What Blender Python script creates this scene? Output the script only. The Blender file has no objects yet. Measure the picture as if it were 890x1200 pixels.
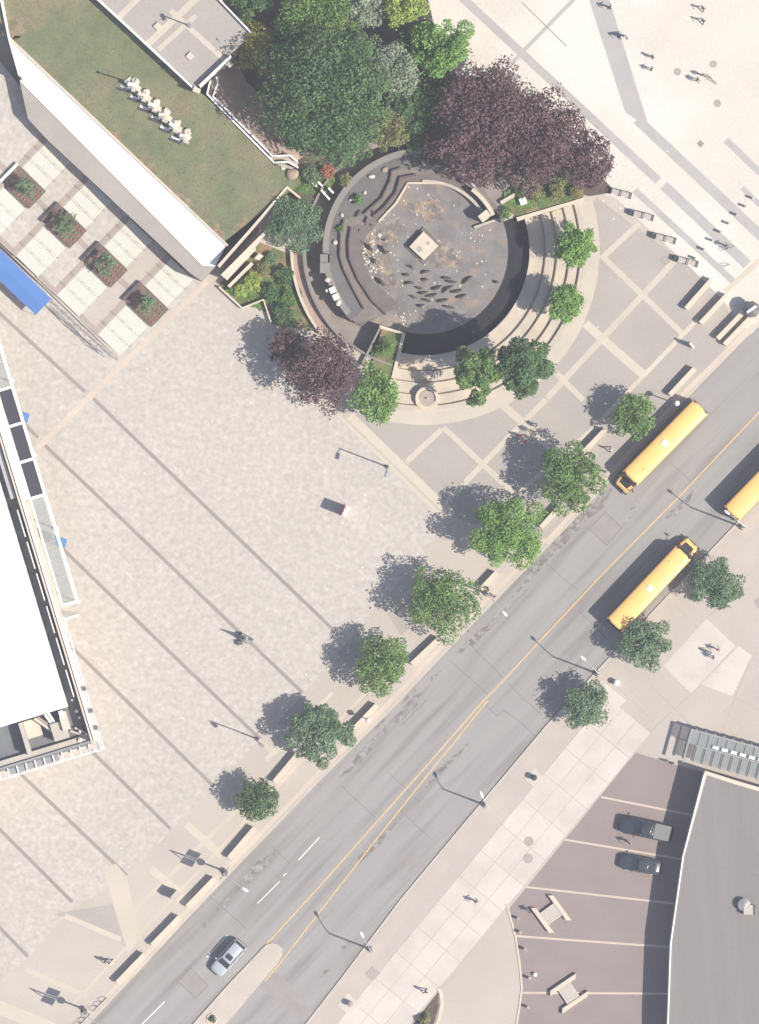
import bpy, bmesh, math, random
import numpy as np
from mathutils import Vector, Matrix
from mathutils.geometry import tessellate_polygon

# ------------------------------------------------------------------ camera, sky, sun, exposure
CAM_H = 900.0
SC = bpy.context.scene
COL = SC.collection
cam_d = bpy.data.cameras.new('survey_camera')
cam = bpy.data.objects.new('survey_camera', cam_d); COL.objects.link(cam)
cam.location = (0, 0, CAM_H); cam.rotation_euler = (0, 0, 0)
cam_d.sensor_fit = 'VERTICAL'; cam_d.angle = 2 * math.atan(60.0 / CAM_H)
cam_d.clip_start = 1.0; cam_d.clip_end = 6000
SC.camera = cam
SC.render.resolution_x = 759; SC.render.resolution_y = 1024

SUN_EL = math.radians(49.0)
SHADOW_ANG = math.radians(21.0)          # shadows fall to the left and a little up
to_sun = Vector((math.cos(SHADOW_ANG) * math.cos(SUN_EL), -math.sin(SHADOW_ANG) * math.cos(SUN_EL), math.sin(SUN_EL)))
world = bpy.data.worlds.new('World'); SC.world = world; world.use_nodes = True
wn = world.node_tree.nodes; wl = world.node_tree.links
wn.clear()
wo = wn.new('ShaderNodeOutputWorld'); wb = wn.new('ShaderNodeBackground'); ws = wn.new('ShaderNodeTexSky')
ws.sky_type = 'NISHITA'; ws.sun_disc = False
ws.sun_elevation = SUN_EL; ws.sun_rotation = math.atan2(to_sun.x, to_sun.y)
ws.air_density = 1.0; ws.dust_density = 1.2; ws.ozone_density = 0.8
wb.inputs['Strength'].default_value = 0.10
wl.new(ws.outputs[0], wb.inputs[0]); wl.new(wb.outputs[0], wo.inputs[0])
sun_d = bpy.data.lights.new('sun', 'SUN'); sun_d.energy = 4.6; sun_d.angle = math.radians(0.5)
sun_d.color = (1.0, 0.935, 0.83)
sun = bpy.data.objects.new('sun', sun_d); COL.objects.link(sun)
sun.rotation_euler = (-to_sun).to_track_quat('-Z', 'Y').to_euler()
sun.location = to_sun * 300
SC.view_settings.view_transform = 'Standard'; SC.view_settings.look = 'None'
SC.view_settings.gamma = 1.0; SC.view_settings.use_curve_mapping = False
SC.view_settings.exposure = 0.53

# ------------------------------------------------------------------ helpers
S = 0.1                                     # metres per map unit
def P(x, y, z=0.0):
    """map unit -> metres (map units: 0.1 m, origin at the top-left corner of the surveyed area)"""
    k = (CAM_H - z) / CAM_H
    return Vector(((x - 445) * S * k, (600 - y) * S * k, z))
def unit(a, b):
    v = Vector((b[0] - a[0], b[1] - a[1])); v.normalize(); return v
R = math.radians
rng = random.Random(7)

def srgb(r, g, b):
    f = lambda c: (c / 255 / 12.92) if c / 255 <= 0.04045 else ((c / 255 + 0.055) / 1.055) ** 2.4
    return (f(r), f(g), f(b))

MATS = {}
def mat(name, base, rough=0.8, var=0.12, s1=0.6, s2=6.0, metal=0.0, spec=0.3, var2=None, tint=None, bump=0.0,
        joints=None, rand=0.0, stretch=None, coat=0.0, blot=None):
    """procedural material: base colour with broad and fine noise, optional joint lines, per-object variation"""
    m = bpy.data.materials.new(name); m.use_nodes = True
    nt = m.node_tree; N = nt.nodes; L = nt.links
    b = N['Principled BSDF']
    b.inputs['Roughness'].default_value = rough; b.inputs['Metallic'].default_value = metal
    b.inputs['Specular IOR Level'].default_value = spec
    if coat: b.inputs['Coat Weight'].default_value = coat; b.inputs['Coat Roughness'].default_value = 0.08
    geo = N.new('ShaderNodeNewGeometry')
    pos = geo.outputs['Position']
    if stretch:
        mp = N.new('ShaderNodeMapping'); mp.vector_type = 'TEXTURE'; mp.inputs['Rotation'].default_value = (0, 0, stretch[0]); mp.inputs['Scale'].default_value = (1 / stretch[1], 1 / stretch[2], 1)
        L.new(pos, mp.inputs['Vector']); pos1 = mp.outputs[0]
    else: pos1 = pos
    def noise(scale, detail, vec):
        n = N.new('ShaderNodeTexNoise'); n.inputs['Scale'].default_value = scale; n.inputs['Detail'].default_value = detail
        L.new(vec, n.inputs['Vector']); return n.outputs['Fac']
    def rng_(fac, lo, hi, a=0.3, c=0.7):
        r = N.new('ShaderNodeMapRange'); r.inputs[1].default_value = a; r.inputs[2].default_value = c
        r.inputs[3].default_value = lo; r.inputs[4].default_value = hi; L.new(fac, r.inputs[0]); return r.outputs[0]
    if var2 is None: var2 = var * 0.7
    f1 = rng_(noise(s1, 5, pos1), 1 - var, 1 + var)
    f2n = noise(s2, 3, pos); f2 = rng_(f2n, 1 - var2, 1 + var2)
    mul = N.new('ShaderNodeMath'); mul.operation = 'MULTIPLY'; L.new(f1, mul.inputs[0]); L.new(f2, mul.inputs[1])
    fac = mul.outputs[0]
    if rand:
        oi = N.new('ShaderNodeObjectInfo'); r3 = rng_(oi.outputs['Random'], 1 - rand, 1 + rand, 0, 1)
        m3 = N.new('ShaderNodeMath'); m3.operation = 'MULTIPLY'; L.new(fac, m3.inputs[0]); L.new(r3, m3.inputs[1]); fac = m3.outputs[0]
    if joints:            # (rotation, brick width, row height, mortar, darkness)
        mp = N.new('ShaderNodeMapping'); mp.inputs['Rotation'].default_value = (0, 0, joints[0]); L.new(pos, mp.inputs['Vector'])
        bt = N.new('ShaderNodeTexBrick'); bt.inputs['Scale'].default_value = 1.0
        bt.inputs['Brick Width'].default_value = joints[1]; bt.inputs['Row Height'].default_value = joints[2]
        bt.inputs['Mortar Size'].default_value = joints[3]; bt.inputs['Mortar Smooth'].default_value = 0.3
        jv = joints[5] if len(joints) > 5 else 0.05
        bt.inputs['Color1'].default_value = (1 - jv,) * 3 + (1,); bt.inputs['Color2'].default_value = (1, 1, 1, 1)
        bt.inputs['Mortar'].default_value = (joints[4],) * 3 + (1,)
        bt.offset = joints[6] if len(joints) > 6 else 0.5
        L.new(mp.outputs[0], bt.inputs['Vector'])
        sep = N.new('ShaderNodeSeparateColor'); L.new(bt.outputs['Color'], sep.inputs[0])
        m4 = N.new('ShaderNodeMath'); m4.operation = 'MULTIPLY'; L.new(fac, m4.inputs[0]); L.new(sep.outputs[0], m4.inputs[1]); fac = m4.outputs[0]
    vm = N.new('ShaderNodeVectorMath'); vm.operation = 'SCALE'; L.new(fac, vm.inputs['Scale'])
    if tint:              # second colour that shows in noise patches: (colour, scale, threshold lo, hi)
        mx = N.new('ShaderNodeMix'); mx.data_type = 'RGBA'
        mx.inputs['A'].default_value = (*base, 1); mx.inputs['B'].default_value = (*tint[0], 1)
        n3 = noise(tint[1], 6, pos1 if len(tint) > 4 else pos); L.new(rng_(n3, 0, 1, tint[2], tint[3]), mx.inputs['Factor'])
        L.new(mx.outputs['Result'], vm.inputs[0])
    else:
        vm.inputs[0].default_value = base
    L.new(vm.outputs[0], b.inputs['Base Color'])
    if bump:
        bp = N.new('ShaderNodeBump'); bp.inputs['Strength'].default_value = bump; bp.inputs['Distance'].default_value = 0.05
        L.new(f2n, bp.inputs['Height']); L.new(bp.outputs[0], b.inputs['Normal'])
    MATS[name] = m
    return m

def leaf_mat(name, c1, c2, transl=0.16, rough=0.6):
    m = bpy.data.materials.new(name); m.use_nodes = True
    nt = m.node_tree; N = nt.nodes; L = nt.links
    b = N['Principled BSDF']; b.inputs['Roughness'].default_value = rough; b.inputs['Specular IOR Level'].default_value = 0.25
    geo = N.new('ShaderNodeNewGeometry')
    mx = N.new('ShaderNodeMix'); mx.data_type = 'RGBA'
    mx.inputs['A'].default_value = (*c1, 1); mx.inputs['B'].default_value = (*c2, 1)
    L.new(geo.outputs['Random Per Island'], mx.inputs['Factor'])
    n = N.new('ShaderNodeTexNoise'); n.inputs['Scale'].default_value = 0.9; n.inputs['Detail'].default_value = 3
    L.new(geo.outputs['Position'], n.inputs['Vector'])
    r = N.new('ShaderNodeMapRange'); r.inputs[1].default_value = 0.3; r.inputs[2].default_value = 0.7; r.inputs[3].default_value = 0.68; r.inputs[4].default_value = 1.36
    L.new(n.outputs['Fac'], r.inputs[0])
    vm = N.new('ShaderNodeVectorMath'); vm.operation = 'SCALE'; L.new(mx.outputs['Result'], vm.inputs[0]); L.new(r.outputs[0], vm.inputs['Scale'])
    L.new(vm.outputs[0], b.inputs['Base Color'])
    t = N.new('ShaderNodeBsdfTranslucent'); L.new(vm.outputs[0], t.inputs['Color'])
    ms = N.new('ShaderNodeMixShader'); ms.inputs[0].default_value = transl
    L.new(b.outputs[0], ms.inputs[1]); L.new(t.outputs[0], ms.inputs[2])
    L.new(ms.outputs[0], N['Material Output'].inputs['Surface'])
    MATS[name] = m
    return m

def glass_mat(name, c, alpha=0.6, rough=0.05):
    m = bpy.data.materials.new(name); m.use_nodes = True
    nt = m.node_tree; N = nt.nodes; L = nt.links
    b = N['Principled BSDF']; b.inputs['Base Color'].default_value = (*c, 1); b.inputs['Roughness'].default_value = rough
    b.inputs['Specular IOR Level'].default_value = 0.6
    b.inputs['Alpha'].default_value = alpha
    MATS[name] = m
    return m

class MB:
    def __init__(s): s.v = []; s.f = []; s.mi = []; s.cur = 0
    def _add(s, vs, fs):
        o = len(s.v); s.v += [tuple(p) for p in vs]; s.f += [tuple(i + o for i in f) for f in fs]; s.mi += [s.cur] * len(fs); return s
    def prism(s, pts, z0, z1, top=None, bottom=False):
        """pts: list of (x,y) metres; z1 may be a list of heights; counter-clockwise is enforced"""
        n = len(pts); a = sum(pts[i][0] * pts[(i + 1) % n][1] - pts[(i + 1) % n][0] * pts[i][1] for i in range(n))
        zs = list(z1) if isinstance(z1, (list, tuple)) else [z1] * n
        zb = list(z0) if isinstance(z0, (list, tuple)) else [z0] * n
        pts = list(pts)
        if a < 0: pts.reverse(); zs.reverse(); zb.reverse()
        vs = [(p[0], p[1], zb[i]) for i, p in enumerate(pts)] + [(p[0], p[1], zs[i]) for i, p in enumerate(pts)]
        fs = [(i, (i + 1) % n, n + (i + 1) % n, n + i) for i in range(n)] + [tuple(range(n, 2 * n)), tuple(reversed(range(n)))]
        return s._add(vs, fs)
    def sheet(s, pts, z):
        n = len(pts); a = sum(pts[i][0] * pts[(i + 1) % n][1] - pts[(i + 1) % n][0] * pts[i][1] for i in range(n))
        pts = list(pts)
        if a < 0: pts.reverse()
        return s._add([(p[0], p[1], z) for p in pts], [tuple(range(n))])
    def box(s, c, d, rz=0.0, taper=1.0, tilt=None):
        x, y, z = d[0] / 2, d[1] / 2, d[2] / 2
        vs = []
        for (sx, sy, sz) in ((-1,-1,-1),(1,-1,-1),(1,1,-1),(-1,1,-1),(-1,-1,1),(1,-1,1),(1,1,1),(-1,1,1)):
            t = taper if sz > 0 else 1.0
            v = Vector((sx * x * t, sy * y * t, sz * z))
            if tilt: v = tilt @ v
            v = Matrix.Rotation(rz, 3, 'Z') @ v
            vs.append(v + Vector(c))
        return s._add(vs, [(3,2,1,0),(4,5,6,7),(0,1,5,4),(1,2,6,5),(2,3,7,6),(3,0,4,7)])
    def cyl(s, c, r, h, n=12, r2=None, axis='Z'):
        r2 = r if r2 is None else r2
        vs = []
        for k, (rr, zz) in enumerate(((r, 0), (r2, h))):
            for i in range(n):
                a = 2 * math.pi * i / n
                v = (rr * math.cos(a), rr * math.sin(a), zz)
                if axis == 'X': v = (v[2], v[0], v[1])
                elif axis == 'Y': v = (v[0], v[2], v[1])
                vs.append((v[0] + c[0], v[1] + c[1], v[2] + c[2]))
        fs = [(i, (i + 1) % n, n + (i + 1) % n, n + i) for i in range(n)] + [tuple(range(n, 2 * n)), tuple(reversed(range(n)))]
        if axis == 'Y': fs = [tuple(reversed(f)) for f in fs]
        return s._add(vs, fs)
    def tube(s, path, r, n=6, r2=None):
        r2 = r if r2 is None else r2
        path = [Vector(p) for p in path]; m = len(path); rings = []
        for i, p in enumerate(path):
            d = (path[min(i + 1, m - 1)] - path[max(i - 1, 0)]).normalized()
            up = Vector((0, 0, 1)) if abs(d.z) < 0.9 else Vector((1, 0, 0))
            a = d.cross(up).normalized(); b = a.cross(d).normalized()
            rr = r + (r2 - r) * i / max(1, m - 1)
            rings.append([p + (a * math.cos(2 * math.pi * k / n) + b * math.sin(2 * math.pi * k / n)) * rr for k in range(n)])
        vs = [q for ring in rings for q in ring]
        fs = []
        for i in range(m - 1):
            for k in range(n): fs.append((i * n + k, (i + 1) * n + k, (i + 1) * n + (k + 1) % n, i * n + (k + 1) % n))
        fs += [tuple(range(n)), tuple(reversed(range((m - 1) * n, m * n)))]
        return s._add(vs, fs)
    def lathe(s, prof, c=(0, 0, 0), n=16):
        m = len(prof); vs = []
        for (r, z) in prof:
            for k in range(n):
                a = 2 * math.pi * k / n; vs.append((c[0] + r * math.cos(a), c[1] + r * math.sin(a), c[2] + z))
        fs = []
        for i in range(m - 1):
            for k in range(n): fs.append((i * n + k, i * n + (k + 1) % n, (i + 1) * n + (k + 1) % n, (i + 1) * n + k))
        fs += [tuple(reversed(range(n))), tuple(range((m - 1) * n, m * n))]
        return s._add(vs, fs)
    def loft(s, secs, cap=True):
        n = len(secs[0]); m = len(secs); vs = [p for q in secs for p in q]; fs = []
        for i in range(m - 1):
            for k in range(n): fs.append((i * n + k, i * n + (k + 1) % n, (i + 1) * n + (k + 1) % n, (i + 1) * n + k))
        if cap: fs += [tuple(reversed(range(n))), tuple(range((m - 1) * n, m * n))]
        return s._add(vs, fs)
    def blob(s, c, r, seed=0, sub=2, jit=0.22, flat=0.8):
        bm = bmesh.new(); bmesh.ops.create_icosphere(bm, subdivisions=sub, radius=1.0)
        q = random.Random(seed)
        bm.verts.ensure_lookup_table()
        vs = []
        for v in bm.verts:
            k = 1 + q.uniform(-jit, jit)
            vs.append((c[0] + v.co.x * r * k, c[1] + v.co.y * r * k, c[2] + v.co.z * r * k * flat))
        fs = [tuple(w.index for w in f.verts) for f in bm.faces]
        bm.free(); return s._add(vs, fs)
    def mesh(s, name, mats, smooth=False, off=(0, 0, 0)):
        me = bpy.data.meshes.new(name)
        me.from_pydata([(v[0] - off[0], v[1] - off[1], v[2] - off[2]) for v in s.v], [], s.f)
        mats = mats if isinstance(mats, (list, tuple)) else [mats]
        for m in mats: me.materials.append(MATS[m] if isinstance(m, str) else m)
        if len(mats) > 1: me.polygons.foreach_set('material_index', s.mi)
        bm = bmesh.new(); bm.from_mesh(me); bmesh.ops.recalc_face_normals(bm, faces=bm.faces); bm.to_mesh(me); bm.free()
        if smooth: me.polygons.foreach_set('use_smooth', [True] * len(me.polygons))
        me.update(); return me

def link(name, me, parent=None, loc=(0, 0, 0), rz=0.0):
    o = bpy.data.objects.new(name, me); COL.objects.link(o); o.location = loc; o.rotation_euler = (0, 0, rz)
    if parent is not None: o.parent = parent
    return o
def part(name, mb, m, parent, smooth=False, loc=(0, 0, 0), rz=0.0, bevel=0.0, off=(0, 0, 0)):
    o = link(name, mb.mesh(name, m, smooth, off), parent, loc, rz)
    if bevel:
        bv = o.modifiers.new('bevel', 'BEVEL'); bv.width = bevel; bv.segments = 2; bv.limit_method = 'ANGLE'
    return o
def tag(o, label, cat, group=None):
    o['label'] = label; o['category'] = cat
    if group: o['group'] = group
    return o
def thing(name, label, cat, loc=(0, 0, 0), rz=0.0, group=None):
    o = bpy.data.objects.new(name, None); COL.objects.link(o); o.empty_display_size = 0.3
    o.location = loc; o.rotation_euler = (0, 0, rz); return tag(o, label, cat, group)
def struct(name, mb, m, parent=None, smooth=False, label=None):
    o = link(name, mb.mesh(name, m, smooth), parent)
    if parent is None:
        o['kind'] = 'structure'
    return o
def copy_tree(o, parent=None):
    c = o.copy(); COL.objects.link(c); c.parent = parent
    for ch in list(o.children): copy_tree(ch, c)
    return c
def solo(name, mb, m, label, cat, base, group=None, smooth=False, bevel=0.0):
    """a thing that is one mesh, re-origined to its base point"""
    o = part(name, mb, m, None, smooth, loc=base, off=base, bevel=bevel); return tag(o, label, cat, group)
def px(pts, z=0.0): return [P(x, y, z).to_2d()[:] for x, y in pts]
def strip_pts(a, b, w):
    d = unit(a, b); n = Vector((-d.y, d.x)) * (w / 2)
    return [(a[0] + n.x, a[1] + n.y), (b[0] + n.x, b[1] + n.y), (b[0] - n.x, b[1] - n.y), (a[0] - n.x, a[1] - n.y)]
def arc(c, r, a0, a1, n=24):
    """angles in degrees, clockwise as seen on the map (y down)"""
    return [(c[0] + r * math.cos(R(a0 + (a1 - a0) * i / n)), c[1] + r * math.sin(R(a0 + (a1 - a0) * i / n))) for i in range(n + 1)]
def ring_pts(c, r0, r1, a0, a1, n=24): return arc(c, r1, a0, a1, n) + list(reversed(arc(c, r0, a0, a1, n)))

# ------------------------------------------------------------------ materials
mat('plaza_paving', (0.51, 0.470, 0.424), 0.85, 0.03, 0.07, 1.35, var2=0.09, tint=((0.465, 0.418, 0.372), 2.0, 0.40, 0.60), joints=(R(44), 0.85, 0.85, 0.05, 0.94, 0.075))
mat('ground_paving', (0.455, 0.405, 0.355), 0.85, 0.06, 0.12, 5, var2=0.05)
mat('panel_paving', (0.385, 0.348, 0.315), 0.85, 0.05, 0.12, 7, var2=0.07, joints=(R(45), 0.4, 0.2, 0.01, 0.93))
mat('pale_band', (0.53, 0.47, 0.39), 0.85, 0.05, 0.3, 6, var2=0.05, rand=0.04)
mat('pink_band', (0.53, 0.445, 0.375), 0.85, 0.05, 0.3, 6, var2=0.05)
mat('dark_strip', (0.285, 0.25, 0.235), 0.85, 0.07, 0.4, 6, var2=0.08)
mat('grey_strip', (0.40, 0.375, 0.365), 0.85, 0.05, 0.4, 6, var2=0.05)
mat('brown_strip', (0.36, 0.30, 0.26), 0.85, 0.07, 0.5, 6, var2=0.08)
mat('cream_paving', (0.60, 0.55, 0.485), 0.85, 0.05, 0.10, 3, var2=0.05, tint=((0.64, 0.61, 0.56), 0.06, 0.42, 0.6), joints=(R(45), 6.0, 3.0, 0.02, 0.90, 0.03))
mat('asphalt', (0.305, 0.289, 0.277), 0.9, 0.08, 0.5, 9, var2=0.06, stretch=(R(46), 0.10, 1.3), tint=((0.235, 0.218, 0.206), 0.6, 0.50, 0.70, 1))
mat('asphalt_patch', (0.30, 0.275, 0.262), 0.9, 0.07, 0.7, 9)
mat('tar_seam', (0.145, 0.13, 0.125), 0.8, 0.1)
mat('road_stain', (0.215, 0.19, 0.18), 0.85, 0.2, 1.5, 6, tint=((0.285, 0.266, 0.252), 1.5, 0.40, 0.62))
mat('kerb_stone', (0.49, 0.43, 0.37), 0.85, 0.08, 0.7, 5)
mat('yellow_paint', (0.62, 0.43, 0.19), 0.7, 0.10, 1.0, 8)
mat('white_paint', (0.72, 0.70, 0.66), 0.7, 0.10, 1.0, 8)
mat('concrete_slab', (0.56, 0.51, 0.455), 0.85, 0.05, 0.3, 5, var2=0.04, rand=0.035, tint=((0.52, 0.47, 0.42), 0.25, 0.5, 0.62))
mat('beige_slab', (0.47, 0.41, 0.355), 0.85, 0.05, 0.3, 5, var2=0.04, rand=0.04)
mat('sidewalk', (0.45, 0.402, 0.36), 0.85, 0.05, 0.15, 5, var2=0.05, joints=(R(45), 6.0, 6.0, 0.03, 0.9, 0.03))
mat('plum_paver', (0.265, 0.218, 0.208), 0.9, 0.06, 0.25, 7, var2=0.10)
mat('concrete', (0.47, 0.42, 0.37), 0.85, 0.08, 0.6, 5)
mat('cream_concrete', (0.58, 0.51, 0.41), 0.85, 0.07, 0.6, 5)
mat('white_concrete', (0.80, 0.79, 0.76), 0.8, 0.03, 0.4, 5)
mat('wall_top_grey', (0.36, 0.32, 0.29), 0.85, 0.07, 0.3, 4)
mat('white_roof', (0.88, 0.88, 0.86), 0.7, 0.01, 0.1, 3)
mat('white_metal', (0.82, 0.82, 0.80), 0.5, 0.04)
mat('grey_metal', (0.33, 0.33, 0.335), 0.45, 0.08, metal=0.3)
mat('lamp_metal', (0.45, 0.45, 0.45), 0.4, 0.05, metal=0.2)
mat('dark_metal', (0.06, 0.06, 0.07), 0.5, 0.1)
mat('bronze', (0.12, 0.115, 0.12), 0.5, 0.15)
mat('roof_gravel', (0.235, 0.218, 0.207), 0.95, 0.05, 0.12, 6, var2=0.05, stretch=(R(4), 3.0, 0.12), joints=(R(86), 40, 1.1, 0.03, 0.92, 0.04))
mat('dark_terrace', (0.16, 0.165, 0.18), 0.9, 0.1, 0.5, 4)
mat('cream_wall', (0.60, 0.52, 0.43), 0.85, 0.05)
mat('tread', (0.66, 0.63, 0.565), 0.8, 0.03, 0.6, 5, rand=0.02)
mat('riser_gap', (0.40, 0.35, 0.28), 0.85, 0.05)
mat('soil', (0.175, 0.125, 0.105), 0.95, 0.2, 1.5, 8)
mat('planter_edge', (0.13, 0.10, 0.095), 0.9, 0.1)
mat('brick_bank', (0.36, 0.27, 0.23), 0.9, 0.12, 1.0, 6)
mat('mulch', (0.11, 0.088, 0.072), 0.95, 0.25, 0.9, 6)
mat('lawn', (0.160, 0.184, 0.098), 0.95, 0.12, 0.5, 7, var2=0.14, tint=((0.27, 0.215, 0.145), 0.13, 0.44, 0.70))
mat('grass_bed', (0.125, 0.155, 0.06), 0.95, 0.2, 1.0, 6, tint=((0.25, 0.18, 0.11), 0.6, 0.5, 0.6))
mat('basin_floor', (0.205, 0.190, 0.187), 0.8, 0.18, 0.6, 6, tint=((0.27, 0.215, 0.175), 0.5, 0.50, 0.70))
mat('silt', (0.32, 0.25, 0.19), 0.9, 0.25, 1.6, 6, tint=((0.165, 0.150, 0.147), 1.3, 0.42, 0.58))
mat('moat_water', (0.022, 0.022, 0.028), 0.5, 0.15, spec=0.2)
mat('basin_wall', (0.165, 0.145, 0.138), 0.9, 0.12, 0.8, 5)
mat('terrace_gravel', (0.150, 0.140, 0.138), 0.95, 0.13, 0.7, 6)
mat('rim_grey', (0.25, 0.23, 0.212), 0.9, 0.07, 0.6, 5)
mat('ledge', (0.205, 0.175, 0.16), 0.9, 0.14, 0.9, 5)
mat('path_brown', (0.27, 0.23, 0.205), 0.9, 0.12, 0.8, 5)
mat('tier_stone', (0.50, 0.435, 0.36), 0.85, 0.08, 0.4, 5, tint=((0.57, 0.48, 0.36), 0.3, 0.48, 0.6))
mat('tier_riser_shade', (0.30, 0.23, 0.17), 0.85, 0.08)
mat('rock_pale', (0.60, 0.55, 0.47), 0.9, 0.15, 2, 6)
mat('rock_dark', (0.10, 0.085, 0.08), 0.85, 0.2, 2, 6)
mat('rock_tan', (0.36, 0.28, 0.21), 0.9, 0.2, 2, 6)
mat('bark', (0.10, 0.08, 0.065), 0.95, 0.2, 3, 9)
mat('bus_yellow', (0.94, 0.54, 0.17), 0.45, 0.03, spec=0.7, coat=0.25)
mat('bus_white', (0.80, 0.79, 0.75), 0.5, 0.03)
mat('black_trim', (0.03, 0.03, 0.033), 0.5, 0.05)
mat('tyre', (0.03, 0.03, 0.03), 0.9, 0.1)
mat('chrome', (0.6, 0.6, 0.6), 0.25, 0.03, metal=0.8)
mat('silver_paint', (0.47, 0.50, 0.53), 0.35, 0.03, metal=0.2, coat=0.5)
mat('black_paint', (0.035, 0.042, 0.055), 0.3, 0.05, coat=0.5)
mat('navy_paint', (0.045, 0.055, 0.072), 0.3, 0.05, coat=0.5)
mat('bed_cover', (0.22, 0.215, 0.21), 0.7, 0.05)
mat('car_glass', (0.045, 0.055, 0.07), 0.08, 0.03, spec=0.6)
mat('red_lamp', (0.5, 0.03, 0.02), 0.3, 0.05)
mat('clear_lamp', (0.8, 0.78, 0.72), 0.2, 0.02)
mat('blue_canvas', (0.085, 0.19, 0.46), 0.7, 0.04, 0.5, 6)
mat('sign_white', (0.82, 0.81, 0.79), 0.5, 0.02)
mat('sign_red', (0.55, 0.04, 0.07), 0.5, 0.04)
mat('wood', (0.36, 0.27, 0.19), 0.8, 0.12, 2, 8)
glass_mat('canopy_glass', (0.36, 0.39, 0.385), 0.50)
glass_mat('dark_glass', (0.06, 0.055, 0.07), 0.97, 0.15)
leaf_mat('leaf_mid', (0.087, 0.167, 0.043), (0.181, 0.29, 0.087))
leaf_mat('leaf_fresh', (0.116, 0.239, 0.051), (0.239, 0.384, 0.102))
leaf_mat('leaf_dark', (0.055, 0.116, 0.049), (0.123, 0.203, 0.08))
leaf_mat('leaf_lime', (0.203, 0.29, 0.051), (0.377, 0.45, 0.116))
leaf_mat('leaf_yellow', (0.275, 0.261, 0.051), (0.45, 0.392, 0.109))
leaf_mat('leaf_grey', (0.174, 0.225, 0.152), (0.319, 0.37, 0.261))
leaf_mat('leaf_olive', (0.16, 0.167, 0.065), (0.275, 0.261, 0.116))
leaf_mat('leaf_purple', (0.095, 0.054, 0.062), (0.180, 0.106, 0.112), 0.16)
leaf_mat('leaf_red', (0.29, 0.109, 0.072), (0.435, 0.189, 0.123))
leaf_mat('leaf_blue', (0.094, 0.167, 0.087), (0.196, 0.283, 0.16))

# ------------------------------------------------------------------ ground, road
C = (498, 293)                              # centre of the sunken fountain
west_kerb = [(-1500, 2900), (105, 1200), (247, 1048), (375, 915), (461, 830), (548, 738), (656, 627), (713, 566), (808, 464), (890, 380), (2500, -1270)]
east_kerb = [(-1200, 2900), (358, 1200), (400, 1146), (470, 1053), (556, 950), (599, 899), (640, 850), (721, 763), (790, 690), (865, 611), (895, 579), (2600, -1150)]
hole = arc(C, 186, -20, 106, 40) + arc(C, 140, 106, 262, 40) + arc(C, 98, 262, 340, 24)
road_hole = west_kerb + list(reversed(east_kerb))
outer = [(-15000, -15000), (15000, -15000), (15000, 15000), (-15000, 15000)]
loops = [[Vector((*P(x, y).to_2d(), 0)) for x, y in l] for l in (outer, hole, road_hole)]
tris = tessellate_polygon(loops)
gv = [v for l in loops for v in l]
g = MB(); g._add(gv, [tuple(t) for t in tris])
ground = struct('ground', g, 'ground_paving')
ROAD_Z = -0.12
def sheet(name, pts, z, m, parent=None):
    return struct(name, MB().sheet(px(pts), z), m, parent)
road = sheet('road', road_hole, ROAD_Z, 'asphalt')
def kerb(line, side, name):
    k = struct(name, MB().prism(px([(x, y) for x, y in line] + [(x + side * 1.6, y + side * 1.5) for x, y in reversed(line)]), -0.3, 0.012), 'kerb_stone')
    return k
kerb_west = kerb(west_kerb, -1, 'kerb_west'); kerb_east = kerb(east_kerb, 1, 'kerb_east')

def strips(parent, name, lst, z, m):
    for i, (a, b, w) in enumerate(lst): struct(name, MB().sheet(px(strip_pts(a, b, w)), z + .00013 * i), m, parent)
def polyline_strip(parent, name, pts, w, z, m):
    l = []; r = []
    for i, p in enumerate(pts):
        d = unit(pts[max(i - 1, 0)], pts[min(i + 1, len(pts) - 1)]); n = Vector((-d.y, d.x)) * (w / 2)
        l.append((p[0] + n.x, p[1] + n.y)); r.append((p[0] - n.x, p[1] - n.y))
    mb = MB()
    for i in range(len(pts) - 1): mb.sheet(px([l[i], l[i + 1], r[i + 1], r[i]]), z)
    return struct(name, mb, m, parent)
# painted lines
polyline_strip(road, 'centre_line', [(1200, 178), (890, 483), (800, 578), (709, 670), (680, 701), (635, 749), (589, 799), (566, 822), (498, 900), (449, 955), (380, 1033), (315, 1104), (296, 1126)], 1.5, ROAD_Z + .008, 'yellow_paint')
polyline_strip(road, 'centre_line', [(572, 821), (508, 900), (448, 975), (380, 1062), (330, 1127), (311, 1150)], 1.4, ROAD_Z + .0085, 'yellow_paint')
strips(road, 'lane_dash', [((375, 981), (350, 1008), 1.2), ((336, 1023), (332, 1027), 1.2), ((328, 1033), (302, 1059), 1.2), ((267, 1096), (242, 1122), 1.2), ((193, 1174), (160, 1207), 1.2)], ROAD_Z + .008, 'white_paint')
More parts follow.
